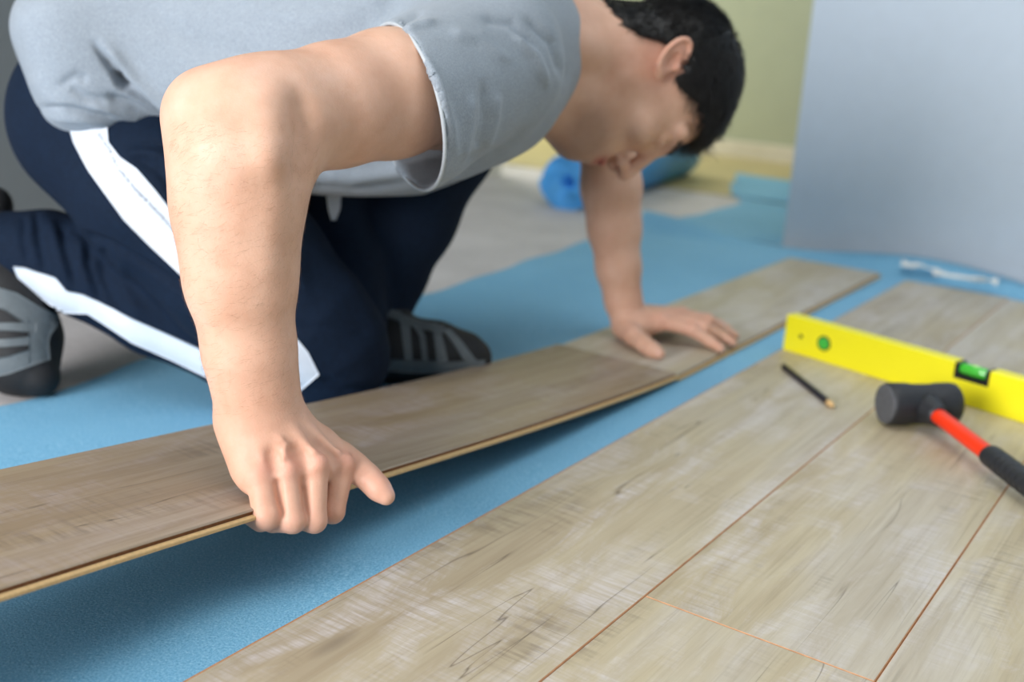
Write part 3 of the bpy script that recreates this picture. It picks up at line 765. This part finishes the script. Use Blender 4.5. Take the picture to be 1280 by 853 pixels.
# ears
for s in (-1, 1):
    eo = lambda f, u, t_: (f*1.0, u, s*(7.05+t_))
    lng = HU*.80-HF*.60; wid = HF*.80+HU*.60; sid = HS*s
    wid2 = wid*.92-sid*.38; nrm = np.cross(lng, wid2)
    ec = H(-1.3, .5, s*7.7)
    HD.ell(ec, (.027, .0150, .0042), (lng, wid2, nrm), .004)
    ring = []
    for k in range(15):
        t_ = math.radians(-60+k*17.5); ring.append(ec+lng*.0265*math.cos(t_)*1.0-wid2*.0150*math.sin(t_)+sid*.003)
    for a, b in zip(ring[:-1], ring[1:]): HD.cone(a, b, .0032, .0032, .002)
    HD.ell(ec-lng*.026+wid2*.004, (.0085, .0075, .0045), (lng, wid2, nrm), .004)
    HD.ell(ec-lng*.004+wid2*.0045+sid*.006, (.0125, .0088, .0065), (lng, wid2, nrm), .003, 'sub')
    HD.ell(ec-lng*.003+wid2*.014+sid*.0015, (.0055, .004, .0045), (lng, wid2, nrm), .003)
hd_v, hd_q = HD.mesh(2); del HD
def hloc(vs): r = (vs-HC)*100; return r@HF, r@HU, r@HS
f_, u_, s_ = hloc(hd_v)
hd_lip = np.exp(-(((f_-9.6)/1.3)**4+((u_+6.75)/1.05)**4+((s_)/2.2)**4))
hd_st = np.clip(1.4*np.exp(-(((f_-6.8)/3.6)**2+((u_+9.4)/2.8)**2)), 0, 1)*(1-hd_lip)
hd_red = prox(hd_v, [(H(-1.3, 1.2, 7.8), 1)], .032)*.75+prox(hd_v, [(H(11, -3.5, 0), 1)], .02)*.4+prox(hd_v, [(H(-1, -4, 6), 1)], .04)*.3

# ---- trunk and legs inside the clothes (coarse) --------------------------------------------------
PELV = W(135, 95, 1.36)
RH, RK, RAk = W(140, 165, 1.285), W(412, 445, 1.30), W(8, 318, 1.335)
LH_, LK, LAk = W(190, 140, 1.47), W(545, 165, 1.50), W(458, 412, 1.45)
TB = Field(V3(-.75, 1.0, -.01), V3(.14, 1.72, .60), .006)
TB.chain([(PELV, .080), (W(380, 85, 1.30), .105), (W(540, 60, 1.28), .115), (W(620, 50, 1.29), .095)], .03, Z, .85)
TB.chain([(W(610, 60, 1.16), .05), (W(620, 45, 1.30), .07), (LS, .05)], .03)
TB.chain([(RH, .080), (RK, .045)], .03); TB.chain([(RK, .042), (RAk, .030)], .02)
TB.chain([(LH_, .080), (LK, .045)], .03); TB.chain([(LK, .042), (LAk, .028)], .02)
tb_v, tb_q = TB.mesh(1); del TB
# one body mesh
vs = np.concatenate([ra_v, la_v, hd_v, tb_v]); o1, o2, o3 = len(ra_v), len(ra_v)+len(la_v), len(ra_v)+len(la_v)+len(hd_v)
qs = np.concatenate([ra_q, la_q+o1, hd_q+o2, tb_q+o3]); zt = np.zeros(len(tb_v))
z_ = lambda a: np.zeros(len(a))
body = qmesh('body', vs, qs, M['skin'], man, ORG, attr={
    'red': np.concatenate([ra_red, la_red, hd_red, zt]), 'nail': np.concatenate([ra_nail, la_nail, z_(hd_v), zt]),
    'lip': np.concatenate([z_(ra_v), z_(la_v), hd_lip, zt]), 'stubble': np.concatenate([z_(ra_v), z_(la_v), hd_st, zt])})

# ---- hair ------------------------------------------------------------------------------------------
HR = Field(H(0, 0, 0)-V3(.21, .17, .16), H(0, 0, 0)+V3(.18, .17, .17), .0022)
HR.ell(H(-.9, 5.0, 0), (.0915, .0800, .0780), HX, .0)
HR.cone(H(-2.6, -.5, 0), H(-3.4, -7.0, 0), .0655, .0630, .01)
def hairline(f):      # lowest u that still carries hair, for the side and back of the head
    return np.interp(f, [-10, -9.4, -7, -5.3, -4.2, -3.4, -2.6, -1.0, .4, 1.2, 2.6, 3.2, 5.0, 7.0, 8.6, 10], [-7.2, -6.9, -5.7, -4.5, -2.6, -.5, 1.6, 2.9, 2.2, -.4, .0, 3.0, 4.8, 6.2, 7.4, 8.])
sl, (x, y, z) = HR.block(HR.lo, HR.lo+HR.n*HR.h)
rx, ry, rz = (x-HC[0])*100, (y-HC[1])*100, (z-HC[2])*100
F3 = rx*HF[0]+ry*HF[1]+rz*HF[2]; U3 = rx*HU[0]+ry*HU[1]+rz*HU[2]; S3 = rx*HS[0]+ry*HS[1]+rz*HS[2]
wob = .3*np.sin(F3*5)+.3*np.sin(S3*6+1)
HR.d = np.maximum(HR.d, ((hairline(F3)+wob-U3)*.008).astype(np.float32))
HR.ell(H(-.1, 1, 0), (.060, .100, .066), HX, .0, 'sub')
hr_v, hr_q = HR.mesh(2); del HR
cap = qmesh('hair', hr_v, hr_q, M['hair'], man, ORG)
rng = np.random.RandomState(11)
sv, sf = [], []; hn = normals(hr_v, hr_q); hf, hu, hs = hloc(hr_v); HP = np.stack([hf, hu, hs], 1); HNl = np.stack([hn@HF, hn@HU, hn@HS], 1)
cen = np.stack([np.full(len(hf), -1.2), np.minimum(hu, 5.), np.zeros(len(hf))], 1); rad_ = HP-cen; rad_ /= np.linalg.norm(rad_, axis=1)[:, None]
okv = np.where((rad_*HNl).sum(1) > .5)[0]
for vi in rng.choice(okv, 9000):
    f, u, s = HP[vi]; nrm_ = HNl[vi]
    # combed from the crown to the forehead, down the sides and down to the nape
    back = np.clip((-f-1)/5, 0, 1); flow = np.array([.9*(1-back)-.1*back, (-.35 if f < 2 else -.05)*(1-back)-1.0*back, .25*np.sign(s)*(abs(s) > 3)]) + rng.randn(3)*.26
    flow -= nrm_*(flow@nrm_); flow /= np.linalg.norm(flow)+1e-6
    L = rng.uniform(1.6, 3.0)+(1.0 if f > 3 and u > 5 else 0); p = np.array([f, u, s]); w0 = rng.uniform(.028, .05); seg = 4
    if u < 2.5: L *= .42
    base = len(sv); side = np.cross(flow, nrm_); lf_ = rng.uniform(.15, .6)*(.5 if u < 2.5 else 1)
    for k in range(seg+1):
        t_ = k/seg; lift = lf_*math.sin(t_*2.0)
        grav = np.array([1., 0, 0])*(t_**2)*(.7 if f > 4 else .15)
        c = p+flow*L*t_*.95+nrm_*(lift+.02)+grav; w = w0*(1-t_*.75)
        for a_ in range(3):
            an = a_*2.094; q = c+side*w*math.cos(an)+nrm_*w*math.sin(an); sv.append(H(*q)-ORG)
        if k:
            for a_ in range(3): b = base+(k-1)*3; sf.append((b+a_, b+(a_+1) % 3, b+3+(a_+1) % 3, b+3+a_))
st_ = mesh('hair_strands', sv, sf, M['hair'], cap, smooth=True); st_['kind'] = 'stuff'
# fringe hanging over the forehead
sv, sf = [], []
for k in range(420):
    s = rng.uniform(-5, 5.6); f0 = rng.uniform(5.2, 6.6)-abs(s)*.2; u0 = rng.uniform(7.0, 8.9); base = len(sv); L = rng.uniform(1.2, 3.0); w0 = .06
    du = rng.uniform(-.55, .05)
    for j in range(6):
        t_ = j/5; c = np.array([f0+L*t_*.9, u0+du*L*t_*t_*.6+.9*math.sin(t_*2.6)*.6, s+.15*math.sin(j+k)]); w = w0*(1-.7*t_)
        for a_ in range(3): an = a_*2.094; sv.append(H(c[0], c[1]+w*math.cos(an), c[2]+w*math.sin(an))-ORG)
        if j:
            for a_ in range(3): b = base+(j-1)*3; sf.append((b+a_, b+(a_+1) % 3, b+3+(a_+1) % 3, b+3+a_))
fr = mesh('fringe', sv, sf, M['hair'], cap, smooth=True); fr['kind'] = 'stuff'
# eyebrows
sv, sf = [], []
for s in (-1, 1):
    for k in range(110):
        t0 = rng.rand(); c = np.array([9.25-1.7*t0**1.5, 2.2+rng.randn()*.2+.3*t0, s*(1.2+3.9*t0)]); base = len(sv)
        dr = np.array([-.12*t0, .25-.2*t0, s*.6])
        for j in range(3):
            q = c+dr*j/2+np.array([.35, 0, 0]); w = .035*(1-.3*j)
            for a_ in range(3): an = a_*2.094; sv.append(H(q[0]+w*math.sin(an), q[1]+w*math.cos(an), q[2])-ORG)
            if j:
                for a_ in range(3): b = base+(j-1)*3; sf.append((b+a_, b+(a_+1) % 3, b+3+(a_+1) % 3, b+3+a_))
eb = mesh('eyebrows', sv, sf, M['hair'], man, smooth=True); eb['kind'] = 'stuff'

# ---- T-shirt -------------------------------------------------------------------------------------
SH = Field(V3(-.70, .93, .10), V3(.16, 1.66, .66), .0025)
sray = W(134, 72, 1.345)-CC; sray /= np.linalg.norm(sray); sx = CR*.97-CD*.22; sx -= sray*(sx@sray); sx /= np.linalg.norm(sx); sy = np.cross(sray, sx)
SH.sell(W(144, 66, 1.345), (.104, .217, .092), (sx, sray, sy), .03, 3.8)
SH.chain([Wr(258, 36, 1.345, .172), Wr(390, 78, 1.305, .178), Wr(495, 72, 1.275, .182), Wr(556, 60, 1.275, .150), Wr(608, 48, 1.29, .100)], .05, Z, .80)
SH.cone(W(592, 66, 1.30), W(602, 76, 1.135), .086, .076, .04)
SC, SO = W(604, 80, 1.125), W(507, 135, 1.0)
sa = SO-SC; sa /= np.linalg.norm(sa)
NO = -.36*CF+.933*(-.969*CR+.248*CD); NO /= np.linalg.norm(NO)
SE = SO+sa*.07; sL2 = float((SE-SC)@(SE-SC)); sdv = SE-SC
def sleeve_d(x, y, z, r0, r1):
    px, py, pz = x-SC[0], y-SC[1], z-SC[2]; t = np.clip((px*sdv[0]+py*sdv[1]+pz*sdv[2])/sL2, 0, 1)
    return np.sqrt((px-t*sdv[0])**2+(py-t*sdv[1])**2+(pz-t*sdv[2])**2)-(r0+(r1-r0)*t)
def mouth_d(x, y, z): return (x-SO[0])*NO[0]+(y-SO[1])*NO[1]+(z-SO[2])*NO[2]
R0S, R1S = .0785, .0748
SH.op(lambda x, y, z: np.maximum(sleeve_d(x, y, z, R0S, R1S), mouth_d(x, y, z)), np.minimum(SC, SE)-.08, np.maximum(SC, SE)+.08, .030)
SH.chain([(W(602, 60, 1.36), .085), (W(632, 58, 1.47), .072), (LS*.6+LE*.4, .066)], .03)
SH.cone(W(560, 168, 1.17), W(642, 138, 1.22), .045, .030, .05)
SH.op(lambda x, y, z: np.maximum(sleeve_d(x, y, z, R0S-.006, R1S-.0045), mouth_d(x, y, z)-.004), np.minimum(SC, SE)-.08, np.maximum(SC, SE)+.08, .002, 'sub')
sh_v, sh_q = SH.mesh(3); del SH
SFOLD = [
 ([(506, 55), (528, 85), (545, 120), (556, 165), (560, 200)], 4.5, -.0016), ([(520, 60), (548, 105), (566, 160), (570, 205)], 6, .0020),
 ([(590, 118), (588, 160), (578, 205)], 6, .0025), ([(604, 100), (607, 150), (598, 190)], 5, -.0025), ([(622, 115), (620, 150), (606, 196)], 5, .0022),
 ([(640, 40), (668, 70), (684, 110)], 6, .0032), ([(655, 20), (690, 55), (704, 100)], 6, -.0032), ([(600, 22), (640, 30), (672, 60)], 6, -.0028), ([(560, 40), (600, 48), (640, 80)], 8, .0022),
 ([(485, 45), (505, 25), (530, 12)], 5, -.004), ([(492, 55), (515, 35), (545, 28)], 5, .0025), ([(580, 205), (620, 190), (660, 160)], 6, -.003), ([(560, 222), (600, 212), (650, 185)], 5, .002),
 ([(118, 55), (138, 82), (150, 100), (168, 116), (196, 140), (224, 165)], 5, -.0075), ([(124, 48), (150, 78), (172, 104), (205, 132), (226, 150)], 8, .0045),
 ([(146, 88), (152, 104), (160, 112)], 5, -.008), ([(130, 120), (160, 130), (190, 148), (222, 168)], 6, -.0045), ([(110, 128), (145, 142), (185, 152)], 6, .0035), ([(85, 108), (105, 122), (135, 130)], 5, -.003),
 ([(48, 135), (80, 134), (120, 145), (150, 148)], 4, -.003), ([(60, 146), (100, 150), (150, 160), (200, 166)], 5, .0025), ([(70, 110), (95, 95), (110, 100)], 6, -.0025), ([(40, 90), (60, 120), (90, 140)], 9, .002),
 ([(390, 215), (440, 222), (500, 214), (560, 200)], 9, .003), ([(380, 232), (440, 238), (520, 228)], 5, -.002), ([(300, 10), (380, 25), (460, 20)], 16, .002), ([(180, 20), (260, 60), (330, 70)], 16, -.0025),
]
px_, dp_ = proj(sh_v)
sh_v = folds(sh_v, sh_q, SFOLD, 1.5)
nr_ = normals(sh_v, sh_q)
sh_v = sh_v+nr_*(.0012*np.sin(sh_v[:, 0]*38+3*np.sin(sh_v[:, 2]*22))*np.sin(sh_v[:, 1]*19+sh_v[:, 2]*31))[:, None]
shirt = qmesh('t_shirt', sh_v, sh_q, M['shirt'], man, ORG)
def tube_mesh(name, pts, r, mat, parent, closed=False, n=8):
    P_ = [np.array(p) for p in pts]; vv_ = []; ff_ = []; m_ = len(P_)
    for i, p in enumerate(P_):
        d = (P_[(i+1) % m_] if closed or i < m_-1 else P_[i])-(P_[i-1] if closed or i > 0 else P_[i]); d /= np.linalg.norm(d)+1e-9
        a = np.cross(d, [.13, .27, .95]); a /= np.linalg.norm(a); b = np.cross(d, a)
        rr_ = r[i] if hasattr(r, '__len__') else r
        for k in range(n): t_ = 2*math.pi*k/n; vv_.append(p+rr_*(a*math.cos(t_)+b*math.sin(t_))-ORG)
    for i in range(m_ if closed else m_-1):
        for k in range(n): a = i*n+k; b = i*n+(k+1) % n; c = ((i+1) % m_)*n; ff_.append((a, b, c+(k+1) % n, c+k))
    return mesh(name, vv_, ff_, mat, parent, smooth=True)
e1 = np.cross(sa, CF); e1 /= np.linalg.norm(e1); e2 = np.cross(sa, e1)
rim = []
for k in range(72):
    a_ = 2*math.pi*k/72; e = e1*math.cos(a_)+e2*math.sin(a_)
    r_ = R1S+.002; 
    for _ in range(4):
        t_ = -(r_*(e@NO))/(sa@NO); p = SO+e*r_+sa*t_; r_ = R0S+(R1S-R0S)*float(np.clip((p-SC)@sdv/sL2, 0, 1))-.0022
    rim.append(p)
tube_mesh('sleeve_hem', rim, .0018, M['hem'], shirt, True)
# ---- trousers ------------------------------------------------------------------------------------
PT = Field(V3(-.80, .98, -.012), V3(.06, 1.70, .46), .0029)
PT.cone(W(134, 145, 1.30), W(187, 128, 1.46), .106, .104, .02)
PT.cone(W(185, 120, 1.36), W(300, 130, 1.39), .110, .105, .03)
PT.chain([Wr(134, 152, 1.30, .107), Wr(215, 240, 1.28, .104), Wr(310, 340, 1.275, .094), Wr(385, 408, 1.285, .075), Wr(418, 438, 1.295, .062), Wr(424, 450, 1.30, .056)], .02)
PT.chain([Wr(405, 448, 1.31, .060), Wr(300, 425, 1.32, .060), Wr(200, 383, 1.325, .060), Wr(110, 337, 1.33, .058), Wr(60, 318, 1.33, .052), Wr(16, 314, 1.335, .049)], .012)
PT.chain([(LH_, .110), (LK, .088)], .03)
PT.chain([Wr(545, 165, 1.50, .085), Wr(508, 270, 1.48, .066), Wr(480, 340, 1.465, .055), Wr(455, 398, 1.45, .050)], .02)
PT.chain([Wr(420, 225, 1.50, .080), Wr(440, 320, 1.485, .066), Wr(455, 395, 1.46, .050)], .03)
PT.chain([Wr(385, 230, 1.42, .07), Wr(425, 330, 1.40, .05), Wr(445, 400, 1.38, .04)], .02)
pt_v, pt_q = PT.mesh(2); del PT
PF = [([(44, 262), (48, 300), (56, 345)], 5, -.005), ([(60, 272), (72, 305), (86, 350)], 7, .004), ([(78, 282), (80, 310), (95, 362)], 5, -.005), ([(98, 290), (104, 330), (118, 370)], 8, .004),
      ([(112, 292), (110, 330), (128, 384)], 5, -.004), ([(130, 304), (128, 345), (150, 398)], 6, -.004), ([(150, 318), (156, 360), (178, 402)], 8, .003), ([(30, 268), (28, 300), (36, 330)], 5, -.004),
      ([(95, 290), (140, 306), (200, 342), (262, 384)], 5, -.006), ([(60, 180), (110, 250), (170, 300)], 14, .002), ([(160, 190), (200, 215), (228, 262)], 6, -.004), ([(150, 195), (185, 190), (225, 205)], 6, .004),
      ([(165, 182), (200, 180), (228, 190)], 5, -.004), ([(370, 270), (372, 330), (384, 380)], 10, .002), ([(368, 410), (420, 408), (470, 418)], 7, -.002), ([(380, 300), (440, 350), (480, 430)], 12, .003),
      ([(398, 470), (430, 488), (470, 486)], 5, -.003), ([(170, 355), (220, 385), (262, 402)], 7, .002)]
pt_v = folds(pt_v, pt_q, PF); pt_v[:, 2] = np.maximum(pt_v[:, 2], -.0078)
pants = qmesh('track_trousers', pt_v, pt_q, M['pants'], man, ORG)
from mathutils.bvhtree import BVHTree
def bvh_of(v, q):
    p, d = proj(v); ok = ((p > -140) & (p < 760)).all(1) & (d > .5); keep = ok[q].all(1)
    return BVHTree.FromPolygons(v.tolist(), q[keep].tolist())
def hit(bv, px, py):
    d = (px-640)/FPX*CR+(py-426.5)/FPX*CD+CF; d = d/np.linalg.norm(d)
    loc, nn_, i_, ds = bv.ray_cast(Vector(CC), Vector(d))
    return (None, None) if loc is None else (np.array(loc), np.array(nn_))
def ribbon(name, bv, eA, eB, mat, parent, off=.0014, ns=60, nt=8, thick=.0016, origin=None):
    """a strip of cloth sewn on: between two edge lines, laid on the surface and given thickness"""
    def lerp(e, t):
        e = np.array(e, float); L = np.r_[0, np.cumsum(np.linalg.norm(np.diff(e, axis=0), axis=1))]; L /= L[-1]
        return np.array([np.interp(t, L, e[:, 0]), np.interp(t, L, e[:, 1])])
    g = {}; vv_ = []; ff_ = []
    for i in range(ns+1):
        a, b = lerp(eA, i/ns), lerp(eB, i/ns)
        for j in range(nt+1):
            p = a+(b-a)*j/nt; l_, n_ = hit(bv, *p)
            if l_ is None: continue
            if n_@(CC-l_) < 0: n_ = -n_
            g[i, j] = len(vv_); vv_.append((l_, n_))
    # reject points that fell through onto something behind
    top = [l_+n_*off-(origin if origin is not None else ORG) for l_, n_ in vv_]; bot = [l_-n_*.001-(origin if origin is not None else ORG) for l_, n_ in vv_]
    nn2 = len(top); F = []; ed = {}
    for i in range(ns):
        for j in range(nt):
            ks = [(i, j), (i+1, j), (i+1, j+1), (i, j+1)]
            if all(k in g for k in ks):
                q = [g[k] for k in ks]
                if max(np.linalg.norm(top[q[0]]-top[q[2]]), np.linalg.norm(top[q[1]]-top[q[3]])) > .05: continue
                F.append(tuple(q))
                for a, b in zip(q, q[1:]+q[:1]): ed[(a, b)] = 1
    S = [(a, b, b+nn2, a+nn2) for (a, b) in ed if (b, a) not in ed]
    o = mesh(name, top+bot, F+[tuple(x+nn2 for x in reversed(f)) for f in F]+S, mat, parent, smooth=True)
    return o
bvp = bvh_of(pt_v, pt_q)
sA = [(84, 150), (92, 178), (110, 212), (130, 240), (155, 275), (185, 305), (215, 333), (262, 378), (320, 430), (352, 470), (362, 500)]
sB = [(134, 150), (136, 178), (150, 196), (172, 212), (192, 235), (210, 258), (232, 285), (290, 335), (345, 392), (385, 440), (399, 468)]
s1 = ribbon('side_stripe', bvp, sA, sB, M['stripe'], pants, ns=110, nt=14)
tA = [(17, 333), (30, 334), (50, 341), (70, 347), (84, 364), (104, 368), (130, 380), (165, 398), (215, 420), (262, 441), (320, 452), (370, 462)]
tB = [(36, 378), (46, 366), (55, 380), (66, 390), (84, 391), (110, 392), (135, 408), (165, 428), (215, 450), (262, 473), (320, 492), (372, 503)]
s2 = ribbon('side_stripe', bvp, tA, tB, M['stripe'], pants, ns=100, nt=12)
for x0, y0 in ((409, 250),):
    ribbon('drawstring_end', bvp, [(408, 246), (410, 262), (414, 276)], [(426, 246), (425, 262), (420, 276)], M['stripe'], pants, ns=10, nt=5)
# small line of lettering printed down the stripe, too soft to read in the photograph
rg = np.random.RandomState(3); LN = [(124, 168), (131, 180), (136, 186), (147, 210), (160, 226), (172, 240), (188, 256), (205, 274), (224, 296)]
lv, lf = [], []
LNa = np.array(LN, float); Lc = np.r_[0, np.cumsum(np.linalg.norm(np.diff(LNa, axis=0), axis=1))]; sp = 0
bvs = BVHTree.FromPolygons([tuple(v.co+Vector(ORG)) for v in s1.data.vertices], [tuple(p.vertices) for p in s1.data.polygons])
while sp < Lc[-1]:
    wd = rg.uniform(2.0, 4.2); c = np.array([np.interp(sp, Lc, LNa[:, 0]), np.interp(sp, Lc, LNa[:, 1])]); c2 = np.array([np.interp(sp+3, Lc, LNa[:, 0]), np.interp(sp+3, Lc, LNa[:, 1])])
    d = c2-c; d /= np.linalg.norm(d)+1e-6; nn_ = np.array([-d[1], d[0]])
    for st0, st1, tk in ((-2.0, 2.0, .8), (-2.0, -1.1, 1.6) if rg.rand() < .5 else (.7, 1.9, 1.6)):
        q = [c+nn_*st0-d*tk*.6, c+nn_*st1-d*tk*.6, c+nn_*st1+d*tk*.6, c+nn_*st0+d*tk*.6]; hs = [hit(bvs, *k_) for k_ in q]
        if all(h_[0] is not None for h_ in hs):
            b = len(lv); lv += [h_[0]+(CC-h_[0])/np.linalg.norm(CC-h_[0])*.0007-ORG for h_ in hs]; lf.append((b, b+1, b+2, b+3))
    sp += wd+(3.2 if rg.rand() < .16 else .5)
if lf: mesh('lettering', lv, lf, M['ink'], s1)

# ---- shoes -----------------------------------------------------------------------------------------
def shoe(name, pts, h=.0026, k=.02, blobs=()):
    P_ = np.array([p for p, r in pts]); F_ = Field(P_.min(0)-.07, P_.max(0)+.07, h); F_.chain(pts, k)
    for p, r in blobs: F_.ell(p, (r, r, r), None, .02)
    F_.cut((0, 0, -.0065), (0, 0, -1)); v, q = F_.mesh(2)
    return v, q
rs_pts = [Wr(-38, 268, 1.345, .031), Wr(-12, 315, 1.335, .041), Wr(12, 370, 1.325, .046), Wr(24, 425, 1.315, .046), (W(26, 452, 1.305), .040), (W(52, 474, 1.295), .020)]
rsv, rsq = shoe('shoe', rs_pts, blobs=[(W(-8, 255, 1.345), .022)])
rshoe = qmesh('shoe', rsv, rsq, M['shoe_black'], man, ORG); rshoe['label'] = 'right shoe standing on its toes, black with grey overlay bands'
bv = bvh_of(rsv, rsq)
for A_, B_ in (([(-30, 352), (20, 366), (50, 385), (78, 398)], [(-30, 378), (5, 388), (35, 408), (62, 420)]), ([(-30, 404), (10, 404), (45, 404)], [(-30, 412), (10, 414), (45, 416)]),
               ([(-30, 426), (10, 424), (50, 420)], [(-30, 436), (10, 434), (55, 430)]), ([(-30, 452), (10, 446), (55, 432)], [(-30, 476), (10, 468), (62, 450)]), ([(34, 396), (36, 425), (36, 455)], [(66, 404), (60, 428), (62, 450)])):
    ribbon('overlay', bv, A_, B_, M['shoe_grey'], rshoe, ns=22, nt=8)
ls_pts = [(HZ(432, 432, .036), .042), (HZ(492, 434, .036), .042), (HZ(545, 440, .031), .037), (HZ(582, 446, .022), .028), (HZ(592, 449, .017), .022)]
lsv, lsq = shoe('shoe', ls_pts, blobs=[(W(470, 400, 1.455), .045)])
lshoe = qmesh('shoe', lsv, lsq, M['shoe_black'], man, ORG); lshoe['label'] = 'left shoe flat on the underlay, black with grey overlay bands'
bv = bvh_of(lsv, lsq)
for A_, B_ in (([(470, 462), (520, 466), (560, 466), (604, 458)], [(470, 448), (520, 450), (560, 452), (606, 450)]), ([(488, 388), (500, 400), (506, 450)], [(500, 390), (512, 402), (516, 450)]),
               ([(514, 405), (524, 420), (528, 452)], [(523, 405), (532, 420), (536, 452)]), ([(534, 404), (542, 418), (546, 452)], [(546, 404), (552, 418), (560, 452)]),
               ([(552, 412), (566, 430), (580, 452)], [(562, 412), (574, 424), (596, 452)]), ([(480, 384), (520, 400), (556, 408)], [(482, 396), (520, 411), (556, 418)])):
    ribbon('overlay', bv, A_, B_, M['shoe_grey'], lshoe, ns=16, nt=6)

# ---- fine hair on the forearm
rg = np.random.RandomState(5); nr_ = normals(ra_v, ra_q); pp, _ = proj(ra_v)
cand = np.where((pp[:, 1] > 150) & (pp[:, 1] < 520) & (pp[:, 0] > 215) & (pp[:, 0] < 400) & ((nr_*(CC-ra_v)).sum(1) > -.45))[0]
sv, sf = [], []
for i in rg.choice(cand, 1500, replace=False):
    p = ra_v[i]; n_ = nr_[i]; fl = CD*.25-CR*.75+rg.randn(3)*.25; fl -= n_*(fl@n_); fl /= np.linalg.norm(fl)
    L = rg.uniform(.004, .010); sd = np.cross(fl, n_); b = len(sv)
    for k in range(4):
        t_ = k/3; c = p+fl*L*t_+n_*(.0012*math.sin(t_*2.2)); w = .000045*(1-.7*t_)
        for a_ in range(3): an = a_*2.094; sv.append(c+sd*w*math.cos(an)+n_*w*math.sin(an)-ORG)
        if k:
            for a_ in range(3): q = b+(k-1)*3; sf.append((q+a_, q+(a_+1) % 3, q+3+(a_+1) % 3, q+3+a_))
M['armhair'] = plain('fine_brown_hair', (150, 112, 84), .6)
ah = mesh('arm_hair', sv, sf, M['armhair'], body); ah['kind'] = 'stuff'
